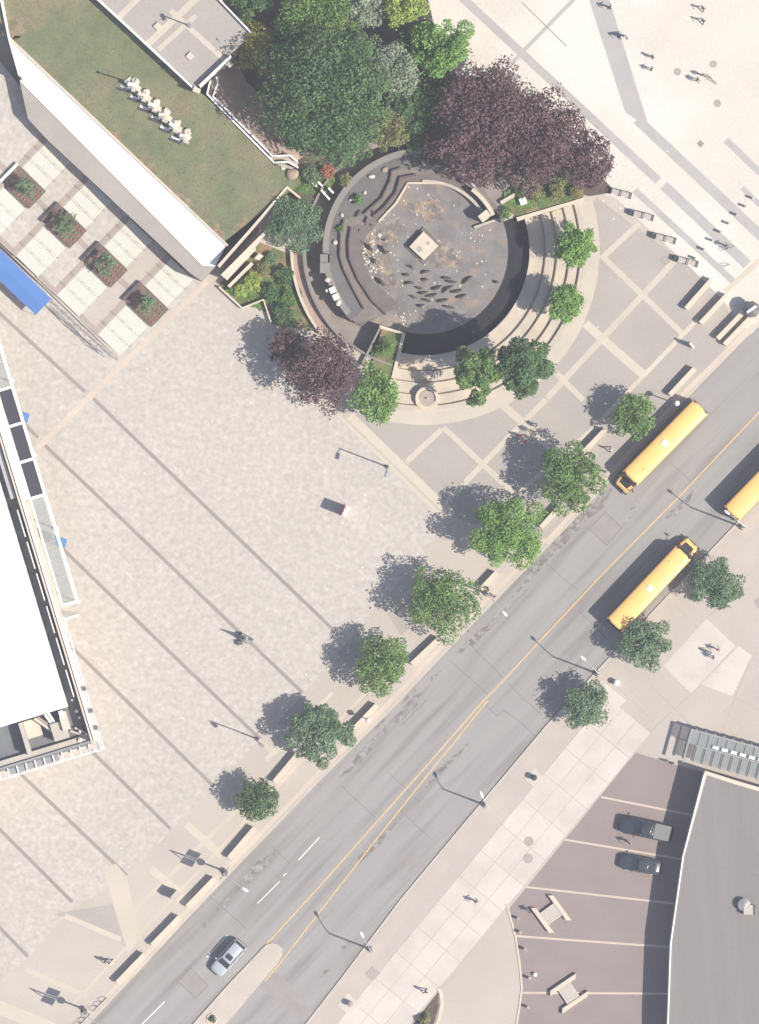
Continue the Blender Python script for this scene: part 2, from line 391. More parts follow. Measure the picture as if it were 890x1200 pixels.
# patches, seams, manholes, stains in the road
for q in ([(224, 1134.5), (244, 1155), (229.5, 1170), (209, 1150)], [(710, 600), (729, 618), (711, 639), (690.5, 620)]):
    struct('road_patch', MB().sheet(px(q), ROAD_Z + .004), 'asphalt_patch', road)
    for i in range(4): struct('road_seam', MB().sheet(px(strip_pts(q[i], q[(i + 1) % 4], .5)), ROAD_Z + .0065 + .0003 * i), 'tar_seam', road)
sheet('road_patch', [(322, 1139), (336, 1150), (372, 1190), (362, 1200), (345, 1192), (300, 1152)], ROAD_Z + .004, 'asphalt_patch', road)
seams = [((545, 750), (589, 794)), ((528, 774), (574, 816)), ((596, 801), (636, 839)), ((570, 826), (583, 839)), ((583, 839), (590, 832)), ((590, 832), (628, 863)),
         ((784, 540), (812, 566)), ((880, 520), (902, 545)), ((680, 717), (712, 750)), ((455, 905), (492, 940)), ((340, 1012), (318, 992)), ((470, 950), (500, 978)),
         ((247, 1052), (290, 1090)), ((400, 920), (440, 958)), ((640, 660), (676, 690)), ((430, 872), (462, 842)), ((500, 820), (470, 850)), ((620, 690), (560, 750))]
for a, b in seams:
    mid = ((a[0] + b[0]) / 2 + rng.uniform(-1, 1), (a[1] + b[1]) / 2 + rng.uniform(-1, 1))
    q = [a, ((a[0] + mid[0]) / 2 + rng.uniform(-.8, .8), (a[1] + mid[1]) / 2), mid, ((b[0] + mid[0]) / 2, (b[1] + mid[1]) / 2 + rng.uniform(-.8, .8)), b]
    polyline_strip(road, 'road_seam', q, .45, ROAD_Z + .006, 'tar_seam')
def blob_pts(x, y, rx, ry, ang, seed, n=40):
    q = random.Random(seed); out = []
    for i in range(n):
        a = 2 * math.pi * i / n; k = q.uniform(.72, 1.0) * (1 + .22 * math.sin(3 * a + seed) + .14 * math.sin(7 * a + 2 * seed))
        dx, dy = rx * k * math.cos(a), ry * k * math.sin(a)
        out.append((x + dx * math.cos(ang) - dy * math.sin(ang), y + dx * math.sin(ang) + dy * math.cos(ang)))
    return out
for i, (x, y, rx, ry) in enumerate([(668, 622, 40, 9), (632, 662, 30, 6), (700, 592, 22, 7), (560, 745, 34, 5), (470, 838, 40, 6), (420, 890, 30, 5), (300, 1020, 30, 6), (520, 900, 40, 4), (440, 990, 40, 4), (800, 590, 30, 4), (745, 592, 9, 1.5), (735, 610, 7, 1.2), (480, 815, 14, 2.5), (446, 848, 12, 2), (510, 792, 10, 2),
                                    (260, 1062, 14, 3), (375, 918, 4, 3), (240, 1085, 9, 3), (380, 1140, 7, 3), (405, 1108, 8, 4), (610, 690, 20, 1.5), (590, 716, 18, 1.2)]):
    sheet('road_stain', blob_pts(x, y, rx, ry, R(-45), i), ROAD_Z + .0035 - .00012 * i, 'road_stain', road)
def manhole(x, y, r, z, parent, m='wall_top_grey'):
    mb = MB().cyl((*P(x, y).to_2d(), z), r * S, .012, 20); o = struct('manhole_cover', mb, m, parent)
    ri = MB()
    for q in (arc((x, y), r, 0, 360, 20),): ri.prism(px(ring_pts((x, y), r, r + .7, 0, 359.9, 20)), z, z + .01)
    struct('manhole_frame', ri, 'dark_strip', parent)
manhole(322, 1032, 3.2, ROAD_Z, road, 'asphalt_patch'); manhole(487, 1008, 5.5, ROAD_Z, road, 'asphalt_patch'); manhole(652, 809, 4, ROAD_Z, road, 'asphalt_patch')

# traffic island in the road
isl = [(210, 1218), (228, 1198), (270, 1151), (312, 1107), (319, 1105), (326, 1107), (331, 1112), (331, 1119), (327, 1127), (300, 1159), (267, 1198), (250, 1218)]
island = tag(part('traffic_island', MB().prism(px(isl), ROAD_Z - .1, 0.03), 'kerb_stone', None), 'long raised concrete traffic island with rounded tip in the road', 'traffic island')
ins = [(222, 1212), (231, 1203), (272, 1156), (314, 1111), (320, 1109), (326, 1112), (327, 1118), (323, 1125), (296, 1157), (260, 1199), (249, 1212)]
part('island_paving', MB().prism(px(ins), 0.0, 0.045), 'beige_slab', island)

# ------------------------------------------------------------------ main plaza
plaza_poly = [(224, 326), (252, 352), (300, 398), (400, 494), (527, 612), (455, 697), (397, 765), (355, 814), (250, 924), (200, 974), (150, 1028), (86, 1064), (34, 1122), (-400, 1560), (-700, 1200), (-700, 300), (-200, 150), (-120, 170), (137, 417)]
plaza = sheet('plaza', plaza_poly, .004, 'plaza_paving')
strips(plaza, 'paving_strip', [((-60, 312), (99.7, 459), 4.2), ((109.5, 467), (395, 742), 4.2), ((20, 488), (45, 513), 4.2), ((53, 522), (355, 812), 4.2), ((60, 630), (305, 866), 4.2),
                               ((78, 752), (251, 922), 4.2), ((100, 873), (200, 971), 4.2), ((15, 898), (149, 1026), 4.2), ((-60, 912), (85, 1057), 4.2), ((-60, 1025), (33, 1121), 4.2)], .008, 'dark_strip')
strips(plaza, 'paving_band', [((243, 330), (42, 527), 6.5)], .0085, 'pink_band')
# kerbside bands of pale and pink paving west of the road
west_walk = sheet('west_sidewalk', [(527, 612), (455, 697), (397, 765), (355, 814), (250, 924), (200, 974), (150, 1028), (86, 1064), (34, 1122), (-300, 1465), (-260, 1600), (103.4, 1198.5), (245.4, 1046.5), (373.4, 913.5), (459.4, 828.5), (546.4, 736.5), (640, 640)], .0045, 'ground_paving')
strips(west_walk, 'paving_band', [((219, 966), (260, 1003), 9), ((177, 1018), (210, 1046), 9), ((279, 948), (157, 1067), 5), ((76, 1073), (142, 1101), 6), ((30, 1136), (103, 1168), 6), ((-20, 1172), (75, 1212), 16),
                                  ((300, 866), (325, 884), 6), ((312, 890), (346, 858), 5), ((330, 880), (362, 850), 4), ((390, 812), (350, 850), 4)], .009, 'pale_band')
sheet('paving_band', [(122, 1022), (136, 1012), (148, 1026), (166, 1098), (150, 1117), (133, 1058)], .0095, 'pale_band', west_walk)
polyline_strip(west_walk, 'paving_band', [(100, 1195), (243, 1042), (371, 909), (456, 824), (542, 732), (640, 632)], 5, .0088, 'pink_band')
polyline_strip(west_walk, 'paving_band', [(80, 1182), (125, 1135), (215, 1040), (318, 930), (400, 842), (450, 790)], 3.5, .0082, 'pink_band')
for q in ([(395, 765), (420, 742), (445, 765), (420, 790)], [(352, 818), (372, 838), (345, 865), (325, 848)], [(455, 720), (480, 700), (500, 720), (470, 745)], [(60, 1072), (90, 1066), (132, 1060), (150, 1116), (140, 1098), (80, 1075)]):
    struct('paving_panel', MB().sheet(px(q), .0078), 'panel_paving', west_walk)

# panels and pale grid between the fountain ring and the road
panel = sheet('panel_plaza', arc(C, 205, -16, 112, 50) + [(414, 489), (528, 605), (640, 640), (713, 564), (760, 514), (806, 462), (870, 398), (848, 352), (816, 318), (700, 232)], .005, 'panel_paving')
# ring of pale paving
struct('paving_band', MB().sheet(px(ring_pts(C, 190, 205, -17, 112, 60)), .0095), 'pale_band', panel)
struct('paving_band', MB().sheet(px(ring_pts(C, 186.5, 190, -19, 106, 60)), .0085), 'tier_stone', panel)
strips(panel, 'paving_band', [((707, 301), (800, 391), 6.5), ((686, 379), (756, 441), 10), ((705, 303), (749, 262), 6.5), ((640, 468), (525, 586), 6.5)], .010, 'pale_band')
strips(panel, 'paving_band', [((795, 301), (641, 467), 7), ((818, 374), (700, 497), 5), ((520, 501), (612, 587), 6.5), ((518, 503), (476, 542), 6.5), ((589, 474), (642, 522), 9), ((560, 618), (700, 498), 5)], .0105, 'pale_band')
strips(panel, 'paving_band', [((651, 436), (684, 469), 6.5), ((410, 487), (531, 604), 10)], .011, 'pale_band')
strips(panel, 'paving_band', [((396, 486), (527, 614), 4)], .0115, 'pale_band')
polyline_strip(panel, 'paving_band', [(640, 636), (710, 560), (805, 458), (884, 380)], 6, .0118, 'pink_band')
# cream plaza at the top right
cream = sheet('cream_plaza', [(480, -60), (1500, -700), (1800, 0), (1000, 270), (880, 392), (848, 352), (812, 316), (760, 268), (722, 232), (690, 222), (560, 160), (480, 60)], .0065, 'cream_paving')
strips(cream, 'paving_strip', [((500, -42), (772, 212), 10), ((778, 217), (876, 310), 12), ((744, 223), (860, 330), 7.5)], .0100, 'grey_strip')
strips(cream, 'paving_strip', [((747, 140), (900, 284), 12), ((850.7, 164), (900, 211), 8), ((870, 220), (900, 249), 6), ((672, 0), (588, 86), 4.5), ((700, -28), (672, 0), 4.5)], .0106, 'grey_strip')
sheet('paving_strip', [(660, -100), (684, -100), (714.4, 0), (761, 149), (733, 132), (690.6, 0)], .0112, 'grey_strip', cream)
strips(cream, 'drain_channel', [((612, 3), (664, 54), 1.2)], .0118, 'dark_strip')
strips(cream, 'paving_band', [((905, 292), (850, 342), 6)], .0120, 'pale_band')
for (x, y) in ((794, 84), (836, 75), (841, 121)): manhole(x, y, 3.6, .008, cream)
manhole(779, 305, 3.8, .006, panel)
struct('drain_grate', MB().prism(px([(816.5, 168.5), (821, 164), (825.5, 168.5), (821, 173)]), .0, .02), 'dark_strip', cream)

# ------------------------------------------------------------------ east side: sidewalk slabs, walkway, pavers
east = sheet('east_sidewalk', [(359.6, 1201.5), (401.6, 1147.5), (471.6, 1054.5), (557.6, 951.5), (600.6, 900.5), (641.6, 851.5), (722.6, 764.5), (791.6, 691.5), (866.6, 612.5), (896.6, 580.5), (2200, -700), (2600, 400), (1100, 1700), (200, 1500)], .004, 'sidewalk')
polyline_strip(east, 'tree_strip', [(300, 1300), (372, 1202), (412, 1150), (482, 1059), (568, 957), (611, 907), (652, 858), (732, 771), (800, 700), (876, 620), (1000, 495)], 13, .008, 'beige_slab')
we = Vector((0.638, -0.770)); wn_ = Vector((0.770, 0.638))
W0 = Vector((481, 1199))                    # right edge of the walkway at the bottom of the map
slab_me = {}
def slab(c, l, w, m, parent, name='paving_slab', ang=None):
    key = (round(l, 2), round(w, 2), m)
    if key not in slab_me: slab_me[key] = MB().box((0, 0, 0), (l * S, w * S, .04)).mesh(name, m)
    o = link(name, slab_me[key], parent, (*P(c[0], c[1]).to_2d(), .004), ang if ang is not None else math.atan2(we.y * -1, we.x))
    return o
walk = sheet('walkway', [tuple(W0 + we * -160), tuple(W0 + we * 420), tuple(W0 + we * 420 - wn_ * 66), tuple(W0 + we * -160 - wn_ * 66)], .012, 'brown_strip')
for i in range(15):
    for j in range(3):
        l, w = 38.3, 21.6
        cc = W0 + we * (-140 + i * 38.8 + 19) - wn_ * (11 + j * 22)
        slab(cc, l, w, 'concrete_slab', walk)
for q in ([(828, 725), (862, 757), (810, 813), (778, 780)], [(866, 757), (881.5, 768.5), (858, 816), (822, 802)], [(706, 797), (734, 821), (712, 842), (690, 818)]):
    struct('paving_slab', MB().prism(px(q), 0, .016), 'concrete_slab', east)
strips(east, 'slab_joint', [((828, 725), (905, 645), .5), ((822, 802), (700, 915), .5), ((881, 769), (845, 860), .5), ((760, 800), (830, 870), .5), ((770, 690), (830, 745), .4), ((700, 782), (770, 850), .4), ((858, 816), (895, 835), .5), ((735, 720), (790, 775), .4)], .0105, 'brown_strip')
manhole(620, 986, 4.8, .022, walk); manhole(619, 1006, 4.8, .022, walk)
# plum-coloured parking court
court = sheet('parking_court', [(745, 882), (802, 899), (905, 925), (900, 1250), (600, 1250), (606, 1200), (612, 1158), (609, 1130), (604, 1096), (596, 1066)], .0085, 'plum_paver')
strips(court, 'paving_band', [((704.6, 934), (830, 959), 2.4), ((662.5, 984), (800, 1007), 2.4), ((617, 1039.5), (800, 1060), 2.4), ((605, 1097), (800, 1111), 2.4), ((613, 1163.5), (800, 1164.5), 2.4), ((612, 1232), (800, 1224), 2.4)], .0125, 'pink_band')
turn = sheet('forecourt', [(482, 1204), (532, 1144), (596, 1066), (604, 1096), (609, 1130), (612, 1158), (606, 1200), (596, 1240), (470, 1240), (516, 1200), (519, 1165)], .0125, 'ground_paving')
arcpts = [(594, 1060), (597.5, 1072), (604, 1096), (609.3, 1130), (611.8, 1158), (609, 1180), (605, 1204), (598, 1235)]
la = [(x - 1, y) for x, y in arcpts]; ra = [(x + 1.2, y) for x, y in arcpts]
struct('edging', MB().prism(px(la + list(reversed(ra))), 0, .10), 'cream_concrete', turn)
arc2 = [(514, 1158), (517, 1164), (518.5, 1176), (515, 1192), (508, 1210), (495, 1235)]
struct('edging', MB().prism(px([(x - 2, y) for x, y in arc2] + [(x + 2, y) for x, y in reversed(arc2)]), 0, .11), 'cream_concrete', turn)
bed = struct('gravel_bed', MB().prism(px([(514, 1163), (514.6, 1178), (511, 1192), (504, 1212), (470, 1216), (486, 1198)]), 0, .06), 'mulch')
# utility pads in the east sidewalk
for q, m in (([(437, 1132), (446, 1140), (437, 1150), (428, 1142)], 'wall_top_grey'),):
    struct('access_hatch', MB().prism(px(q), 0, .045), m, east)
struct('grate_frame', MB().prism(px([(408, 1164), (425, 1178), (412, 1192), (396, 1178)]), 0, .03), 'concrete_slab', east)
struct('access_hatch', MB().prism(px([(884, 705), (894, 697), (902, 708), (892, 716)]), 0, .045), 'wall_top_grey', east)
struct('grate_frame', MB().prism(px([(627, 900), (636, 910), (626, 922), (615, 912)]), 0, .03), 'concrete_slab', walk)

# ------------------------------------------------------------------ sunken fountain garden
def arcs(name, r0, r1, a0, a1, z0, z1, m, parent=None, n=36): return struct(name, MB().prism(px(ring_pts(C, r0, r1, a0, a1, n)), z0, z1), m, parent)
fountain = struct('fountain_basin', MB().prism(px(arc(C, 141, 0, 359, 72)), -3.2, -2.2), 'basin_floor')
arcs('retaining_wall', 139, 141.5, 106, 264, -2.3, .45, 'rim_grey', fountain)
struct('moat', MB().prism(px(ring_pts(C, 98, 125, -22, 108, 60)), -2.3, -2.06), 'moat_water', fountain)
struct('basin_paving', MB().prism(px(arc(C, 98, -24, 112, 50) + arc(C, 84, 112, 336, 40)), -2.3, -1.95), 'basin_floor', fountain)
struct('silt', MB().sheet(px(blob_pts(452, 275, 26, 12, R(-35), 3)), -1.94), 'silt', fountain)
struct('silt', MB().sheet(px(blob_pts(500, 245, 24, 14, R(10), 5)), -1.936), 'silt', fountain)
struct('silt', MB().sheet(px(blob_pts(447, 318, 12, 30, R(-35), 6)), -1.942), 'silt', fountain)
struct('silt', MB().sheet(px(blob_pts(520, 300, 26, 16, R(20), 8)), -1.944), 'silt', fountain)
arcs('ring_path', 119, 139, 112, 264, -2.2, -1.7, 'path_brown', fountain)
struct('ring_path', MB().prism(px(ring_pts(C, 84, 139, 108, 141, 12)), -2.2, -1.66), 'path_brown', fountain)
Wa = [(490, 196), (470, 197), (459.4, 200.4), (457.7, 212), (447.6, 232.4), (427, 251), (403.7, 257.7), (399.5, 271), (398.7, 300), (403, 315), (414, 338), (427, 362)]
Wb = [(510, 203), (488, 204.6), (469.5, 208), (464.4, 225.6), (451, 242.5), (437.5, 254), (412, 266), (409, 285), (410, 303), (420, 327), (437, 353), (453, 368.5)]
Wc = [(540, 222), (520, 214), (478, 214), (474.6, 220.6), (464.4, 237.5), (444, 259.4), (429, 276), (424, 290), (428, 312), (440, 332), (458, 347), (470, 358)]
oa = lambda r, a0, a1: arc(C, r, a0, a1, 40)
struct('gravel_terrace', MB().prism(px(oa(120, 136, 268) + Wa), -2.3, .55), 'terrace_gravel', fountain)
struct('terrace_rim', MB().prism(px(ring_pts(C, 112.5, 119.6, 140, 268, 48)), .5, .60), 'rim_grey', fountain)
struct('ledge', MB().prism(px(oa(118, 133, 270) + Wb), -2.3, -.35), 'ledge', fountain)
struct('ledge', MB().prism(px(oa(116, 130, 272) + Wc), -2.3, -1.25), 'basin_wall', fountain)
def wallstrip(pts, w, z0, z1, m, name='low_wall', parent=None):
    l = []; r = []
    for i, p in enumerate(pts):
        d = unit(pts[max(i - 1, 0)], pts[min(i + 1, len(pts) - 1)]); n = Vector((-d.y, d.x)) * (w / 2)
        l.append((p[0] + n.x, p[1] + n.y)); r.append((p[0] - n.x, p[1] - n.y))
    return struct(name, MB().prism(px(l + list(reversed(r))), z0, z1), m, parent)
wallstrip(Wa[1:6], 1.7, -.5, .95, 'planter_edge', 'coping', fountain); wallstrip(Wa[6:], 1.7, -.5, .95, 'planter_edge', 'coping', fountain)  # both dark copings carry the walls' shadow lines in their colour
wallstrip(Wb[1:6], 1.7, -1.4, .1, 'planter_edge', 'coping', fountain); wallstrip(Wb[6:], 1.7, -1.4, .1, 'planter_edge', 'coping', fountain)
wallstrip(Wc[1:6], 2.2, -2.1, -1.0, 'cream_concrete', 'coping', fountain)
arcs('curved_wall', 79.5, 83, -92, -27, -2.2, -1.05, 'concrete', fountain)
arcs('curved_wall', 88, 92.5, -52, -27, -2.2, .15, 'cream_concrete', fountain)
arcs('curved_wall', 95.5, 98.5, -100, -20, -2.3, .10, 'ledge', fountain)
arcs('ledge', 83, 95.5, -97, -27, -2.2, -1.35, 'basin_wall', fountain)
struct('step_block', MB().prism(px(strip_pts((563, 257), (573, 249), 9)), -2.2, .25), 'cream_concrete', fountain)
struct('step_block', MB().prism(px(strip_pts((556, 266), (585, 256), 2.5)), -2.2, -1.5), 'concrete', fountain)
# seating tiers
tiers = [(124, 142, -1.25), (142, 155.5, -.94), (155.5, 170, -.63), (170, 183, -.32), (183, 187, -.005)]
for i, (r0, r1, z) in enumerate(tiers):
    t = arcs('seating_tier', r0, r1 + (1.5 if i < 4 else 0), -20, 106, -3.0, z, 'tier_stone', fountain, 60)
    struct('riser', MB().prism(px(ring_pts(C, r0 - .9, r0 + .15, -20, 106, 60)), z - .36, z - .06), 'tier_riser_shade', fountain)  # riser coloured darker than its tier for the shade line at its foot
arcs('coping', 123.0, 125.2, -20, 106, -2.2, -1.12, 'concrete', fountain, 60)
# planters closing the tiers at both ends
pl1 = struct('planter_wall', MB().prism(px(strip_pts((606, 257), (684, 234), 4.2)), -2.6, .55), 'cream_concrete', fountain)
pl2 = struct('planter_wall', MB().prism(px(strip_pts((587, 238), (628, 214), 4.2)), -2.2, .60), 'cream_concrete', fountain)
struct('planting_bed', MB().prism(px([(588, 240), (628, 216), (684, 222), (684, 231), (607, 254)]), -2.4, .30), 'grass_bed', fountain)
struct('planting_bed', MB().prism(px([(448, 384), (472, 391), (461, 445), (440, 470), (425, 455), (436, 428)]), -2.4, .35), 'grass_bed', fountain)
wallstrip([(445, 383), (473.5, 391), (459, 450)], 4.2, -2.4, .55, 'cream_concrete', 'planter_wall', fountain)
wallstrip([(446, 384), (424, 428)], 2.4, -2.4, .62, 'dark_strip', 'planter_wall', fountain)
# ring wall and brown path on the left
arcs('ring_wall', 154.5, 157.5, 141, 181, -.2, .75, 'cream_concrete', fountain)
struct('brown_path', MB().sheet(px(ring_pts(C, 142, 154.5, 138, 190, 30)), .012), 'brick_bank', fountain)
arcs('ring_wall', 141.6, 143.2, 130, 181, -.2, .85, 'rim_grey', fountain)
# low wall and paving behind the curved wall under the purple trees
struct('brown_path', MB().sheet(px([(548, 196), (580, 215), (605, 205), (622, 210), (590, 233), (578, 252), (560, 225), (545, 215)]), .014), 'path_brown', fountain)
struct('low_wall', MB().prism(px(strip_pts((546, 209), (558, 220), 2.5)), 0, .5), 'concrete', fountain)
struct('low_wall', MB().prism(px(strip_pts((566, 216), (578, 205), 2)), 0, .5), 'path_brown', fountain)

# planted ground under the trees
garden = sheet('garden_bed', [(345, 195), (262, 90), (262, -40), (488, -60), (508, 25), (535, 88), (585, 112), (650, 150), (722, 225), (690, 230), (634, 214), (560, 214)] + arc(C, 100, -52, -98, 10) + arc(C, 142, -98, -178, 24) + [(330, 270)], .010, 'mulch')  # bed colour darkened to carry the shade between the crowns
shrub_bed = sheet('shrub_bed', [(256, 334), (300, 282), (340, 298), (345, 340), (368, 388), (318, 380), (309, 352), (285, 362)], .0105, 'grass_bed')

# ------------------------------------------------------------------ lawn terrace, white wall, terraces, ramps (upper left)
LZ = 4.3
lawn = struct('lawn', MB().prism(px([(-60, -70), (60, -70), (103, -10), (231, 106), (240, 112), (257, 128), (321, 193), (345, 199), (352, 214), (342, 222), (262, 284), (12, 45), (-20, -10)], LZ), -.1, LZ), 'lawn')
eq = random.Random(21)
def earth(a, b, w):
    d = unit(a, b); n = Vector((-d.y, d.x)); L_ = math.dist(a, b); k = int(L_ / 3); edge = [Vector(a) + d * (L_ * i / k) + n * (w * eq.uniform(.35, 1.2) * (.6 + .5 * math.sin(i * .35))) for i in range(k + 1)]
    base = [Vector(a) + d * (L_ * i / k) for i in range(k + 1)]
    mb = MB()
    for i in range(k): mb.sheet(px([tuple(base[i]), tuple(base[i + 1]), tuple(edge[i + 1]), tuple(edge[i])], LZ), LZ + .006)
    struct('bare_earth', mb, 'earth', lawn)
mat('earth', (0.29, 0.215, 0.15), .95, .2, 1.2, 7, tint=((0.17, 0.172, 0.098), 0.9, 0.42, 0.60))
earth((262, 281), (13, 47), 9); earth((100, -6), (230, 107), 5); earth((257, 128), (322, 194), 5); earth((336, 222), (264, 282), 7); earth((14, 47), (0, -5), 22)
walkway_block = thing('raised_walkway', 'long grey raised walkway with a bright white strip beside the lawn', 'walkway', P(120, 200, 0))
def rel(mb, root): return tuple(root.location)
def child(name, mb, m, root, **k): return part(name, mb, m, root, off=tuple(root.location), **k)
child('body', MB().prism(px([(23, 94), (33, 139), (54, 162), (222, 319), (236, 329), (254, 310), (30, 90)], LZ), -.1, LZ - .05), 'wall_top_grey', walkway_block)
child('white_strip', MB().prism(px([(10, 43), (23.5, 95), (180, 253), (237, 311), (252, 312), (266, 286), (101, 130)], LZ), -.1, LZ + .12), 'white_concrete', walkway_block)
child('edge_coping', MB().prism(px([(11.5, 43), (268, 287), (266.5, 289), (10.5, 46)], LZ), LZ - .1, LZ + .35), 'cream_wall', walkway_block)
child('handrail', MB().prism(px([(-4, -22), (0, -22), (12, 44), (10, 46)], LZ), -.1, LZ + .5), 'white_concrete', walkway_block)
child('handrail', MB().prism(px([(10, 46), (12, 44), (25.5, 93), (23.5, 94)], LZ), -.1, LZ + .55), 'white_concrete', walkway_block)
for (x, y) in ((24, 92), (4, 40)): child('bracket', MB().box(P(x, y, LZ + .4), (.35, .35, .8), .7), 'dark_metal', walkway_block)

# upper terrace with retaining wall
terr = struct('upper_terrace', MB().prism(px([(60, -90), (106, -9), (229, 103), (272, 64), (297, 40), (256, -2), (200, -90)], LZ), -.1, LZ + 1.75), 'panel_paving')
for a, b in (((58, -52), (107, -8)), ((107, -8), (142, 24)), ((142, 24), (185, 64)), ((185, 64), (228, 104))):
    struct('retaining_wall', MB().prism(px(strip_pts(a, b, 2.4), LZ + 2), 0, LZ + 2.0), 'white_concrete', terr)
struct('pier', MB().prism(px(strip_pts((227, 104), (234, 107), 6), LZ + 2), 0, LZ + 2.3), 'cream_wall', terr)
struct('retaining_wall', MB().prism(px(strip_pts((234, 101), (271, 66), 2.6), LZ + 2), 0, LZ + 2.6), 'white_concrete', terr)
struct('retaining_wall', MB().prism(px(strip_pts((210, -50), (297, 41), 1.8), LZ + 2), 0, LZ + 2.4), 'white_concrete', terr)
def tz(pts, name, m, dz=0.008): struct(name, MB().sheet(px(pts, LZ + 1.75), LZ + 1.75 + dz), m, terr)
tz(strip_pts((172, 88 - 35), (250, -20), 8), 'paving_band', 'pale_band')
tz(strip_pts((140, 20), (185, -25), 7), 'paving_band', 'pale_band', .010)
tz(strip_pts((200, 12), (272, 78), 6), 'paving_band', 'pale_band', .012)
tz(strip_pts((186, 58), (230, 18), 6), 'paving_band', 'pale_band', .014)
for (x, y) in ((185, 31), (223, 66)): struct('light_box', MB().prism(px([(x - 5, y), (x, y - 5), (x + 5, y), (x, y + 5)], LZ + 1.75), LZ + 1.7, LZ + 2.0), 'cream_concrete', terr)

# sloping brick bank, its two white ramp walls
b_ = MB(); top = [P(246, 96, LZ), P(256, 118, LZ), P(322, 184, LZ), P(345, 190, 1.6)]; low = [P(274, 66, .8), P(290, 96, .6), P(345, 150, .2), P(362, 180, 0)]
b_._add(top + low, [(0, 1, 5, 4), (1, 2, 6, 5), (2, 3, 7, 6)])
bank = struct('brick_bank', b_, 'brick_bank')
ramp = thing('garden_ramp', 'narrow ramp between two white parapets along the lawn edge', 'ramp', P(290, 150, 0))
def ribbon(pts, w, zt, zb=-.1):
    l = []; r = []
    for i, p in enumerate(pts):
        d = unit(pts[max(i - 1, 0)], pts[min(i + 1, len(pts) - 1)]); n = Vector((-d.y, d.x)) * (w / 2)
        l.append((p[0] + n.x, p[1] + n.y)); r.append((p[0] - n.x, p[1] - n.y))
    zs = zt if isinstance(zt, list) else [zt] * len(pts)
    mb = MB()
    for i in range(len(pts) - 1):
        mb.prism([P(*q, zs[i + k]).to_2d()[:] for q, k in ((l[i], 0), (l[i + 1], 1), (r[i + 1], 1), (r[i], 0))], zb, [zs[i], zs[i + 1], zs[i + 1], zs[i]])
    return mb
child('parapet', ribbon([(247, 94), (243, 110), (257, 125), (321.5, 190.5), (338, 189.6), (349.5, 196)], 2.0, [4.6, 4.5, 4.4, 4.2, 4.0, 3.6]), 'white_concrete', ramp)
child('parapet', ribbon([(254, 90), (255.5, 97), (250, 113), (320, 182.8), (340, 182), (348.5, 189)], 2.0, [4.6, 4.55, 4.45, 4.25, 4.0, 3.6]), 'white_concrete', ramp)
child('ramp_floor', ribbon([(250, 93), (246.5, 111), (320.7, 186.5), (339, 186), (349, 192.5)], 5.0, [3.6, 3.55, 3.3, 3.1, 2.6]), 'brown_strip', ramp)
for a, b in (((376.5, 222.5), (386.5, 233.5)), ((385, 220), (391, 226)), ((373, 213), (378, 218)), ((366, 214), (371, 218))):
    d = MB().prism(px(strip_pts(a, b, 2.2), 1.2), -1.6, 1.2); child('parapet', d, 'white_concrete', ramp)

# stepped wall, stair trenches, cream wall beside the shrubs
stairwell = thing('stair_trench', 'deep shaded stair trench between cream walls below the lawn', 'stairs', P(285, 300, 0))
child('parapet', ribbon([(337, 219), (300, 262), (256, 312)], 2.6, [LZ + .1, LZ + .75, LZ + 1.3]), 'cream_wall', stairwell)
child('parapet', ribbon([(336, 219), (352, 232)], 2.4, LZ + .1), 'cream_wall', stairwell)
child('wall', MB().prism(px([(309, 272), (311, 275), (299, 289), (300, 292), (266, 328), (259, 322)], 3.6), 0, 3.6), 'cream_wall', stairwell)
child('wall', MB().prism(px([(304, 297), (309, 300), (303, 305), (298, 303)], 2), 0, 2.6), 'cream_wall', stairwell)
child('wall', ribbon([(296, 308), (268, 336)], 3.4, [2.6, 1.8]), 'cream_wall', stairwell)
for k in range(7):
    t0 = k / 7; a = Vector((258, 320)); d = Vector((48, -52)); n = Vector((.735, .678)) * 9
    p0 = a + d * t0; p1 = a + d * (t0 + 1 / 7)
    child('step', MB().prism(px([tuple(p0), tuple(p1), tuple(p1 + n), tuple(p0 + n)]), -.1, .15 + .18 * k), 'wall_top_grey', stairwell)
wl_ = struct('low_wall', ribbon([(257, 336), (284, 361), (309, 351), (318, 378)], 2.2, .7), 'cream_concrete', shrub_bed)
sheet('paving_panel', [(287, 364), (308, 354), (316, 378), (305, 392)], .009, 'ground_paving', plaza)

# ------------------------------------------------------------------ broad stairs with planters (left)
u = Vector((-0.721, -0.693)); v = Vector((0.695, -0.719)); R0 = Vector((198, 362.5)); PER = 66.2; RISE = .04; NT = 12
def SL(s, t): q = R0 + u * s + v * t; return (q.x, q.y)
landing_z = lambda i: .48 * i
stairs = struct('stair_terrace', MB().prism(px([SL(39, -80), SL(39, 46), SL(5 + PER, 46), SL(5 + PER, -80)]), -.05, .48), 'ground_paving')
for i in range(1, 5):
    s0 = 39 + PER * i; s1 = 5 + PER * (i + 1) if i < 4 else s0
    if i < 3: q = [SL(s0, -80), SL(s0, 52), SL(s1, 52), SL(s1, -80)]
    elif i == 3: q = [SL(s0, -80), SL(s0, 60), SL(s0 + 260, 90), SL(s0 + 260, -80)]
    else: continue
    struct('landing', MB().prism(px(q), -.05 - .01 * i, .48 * (i + 1)), 'plaza_paving', stairs)
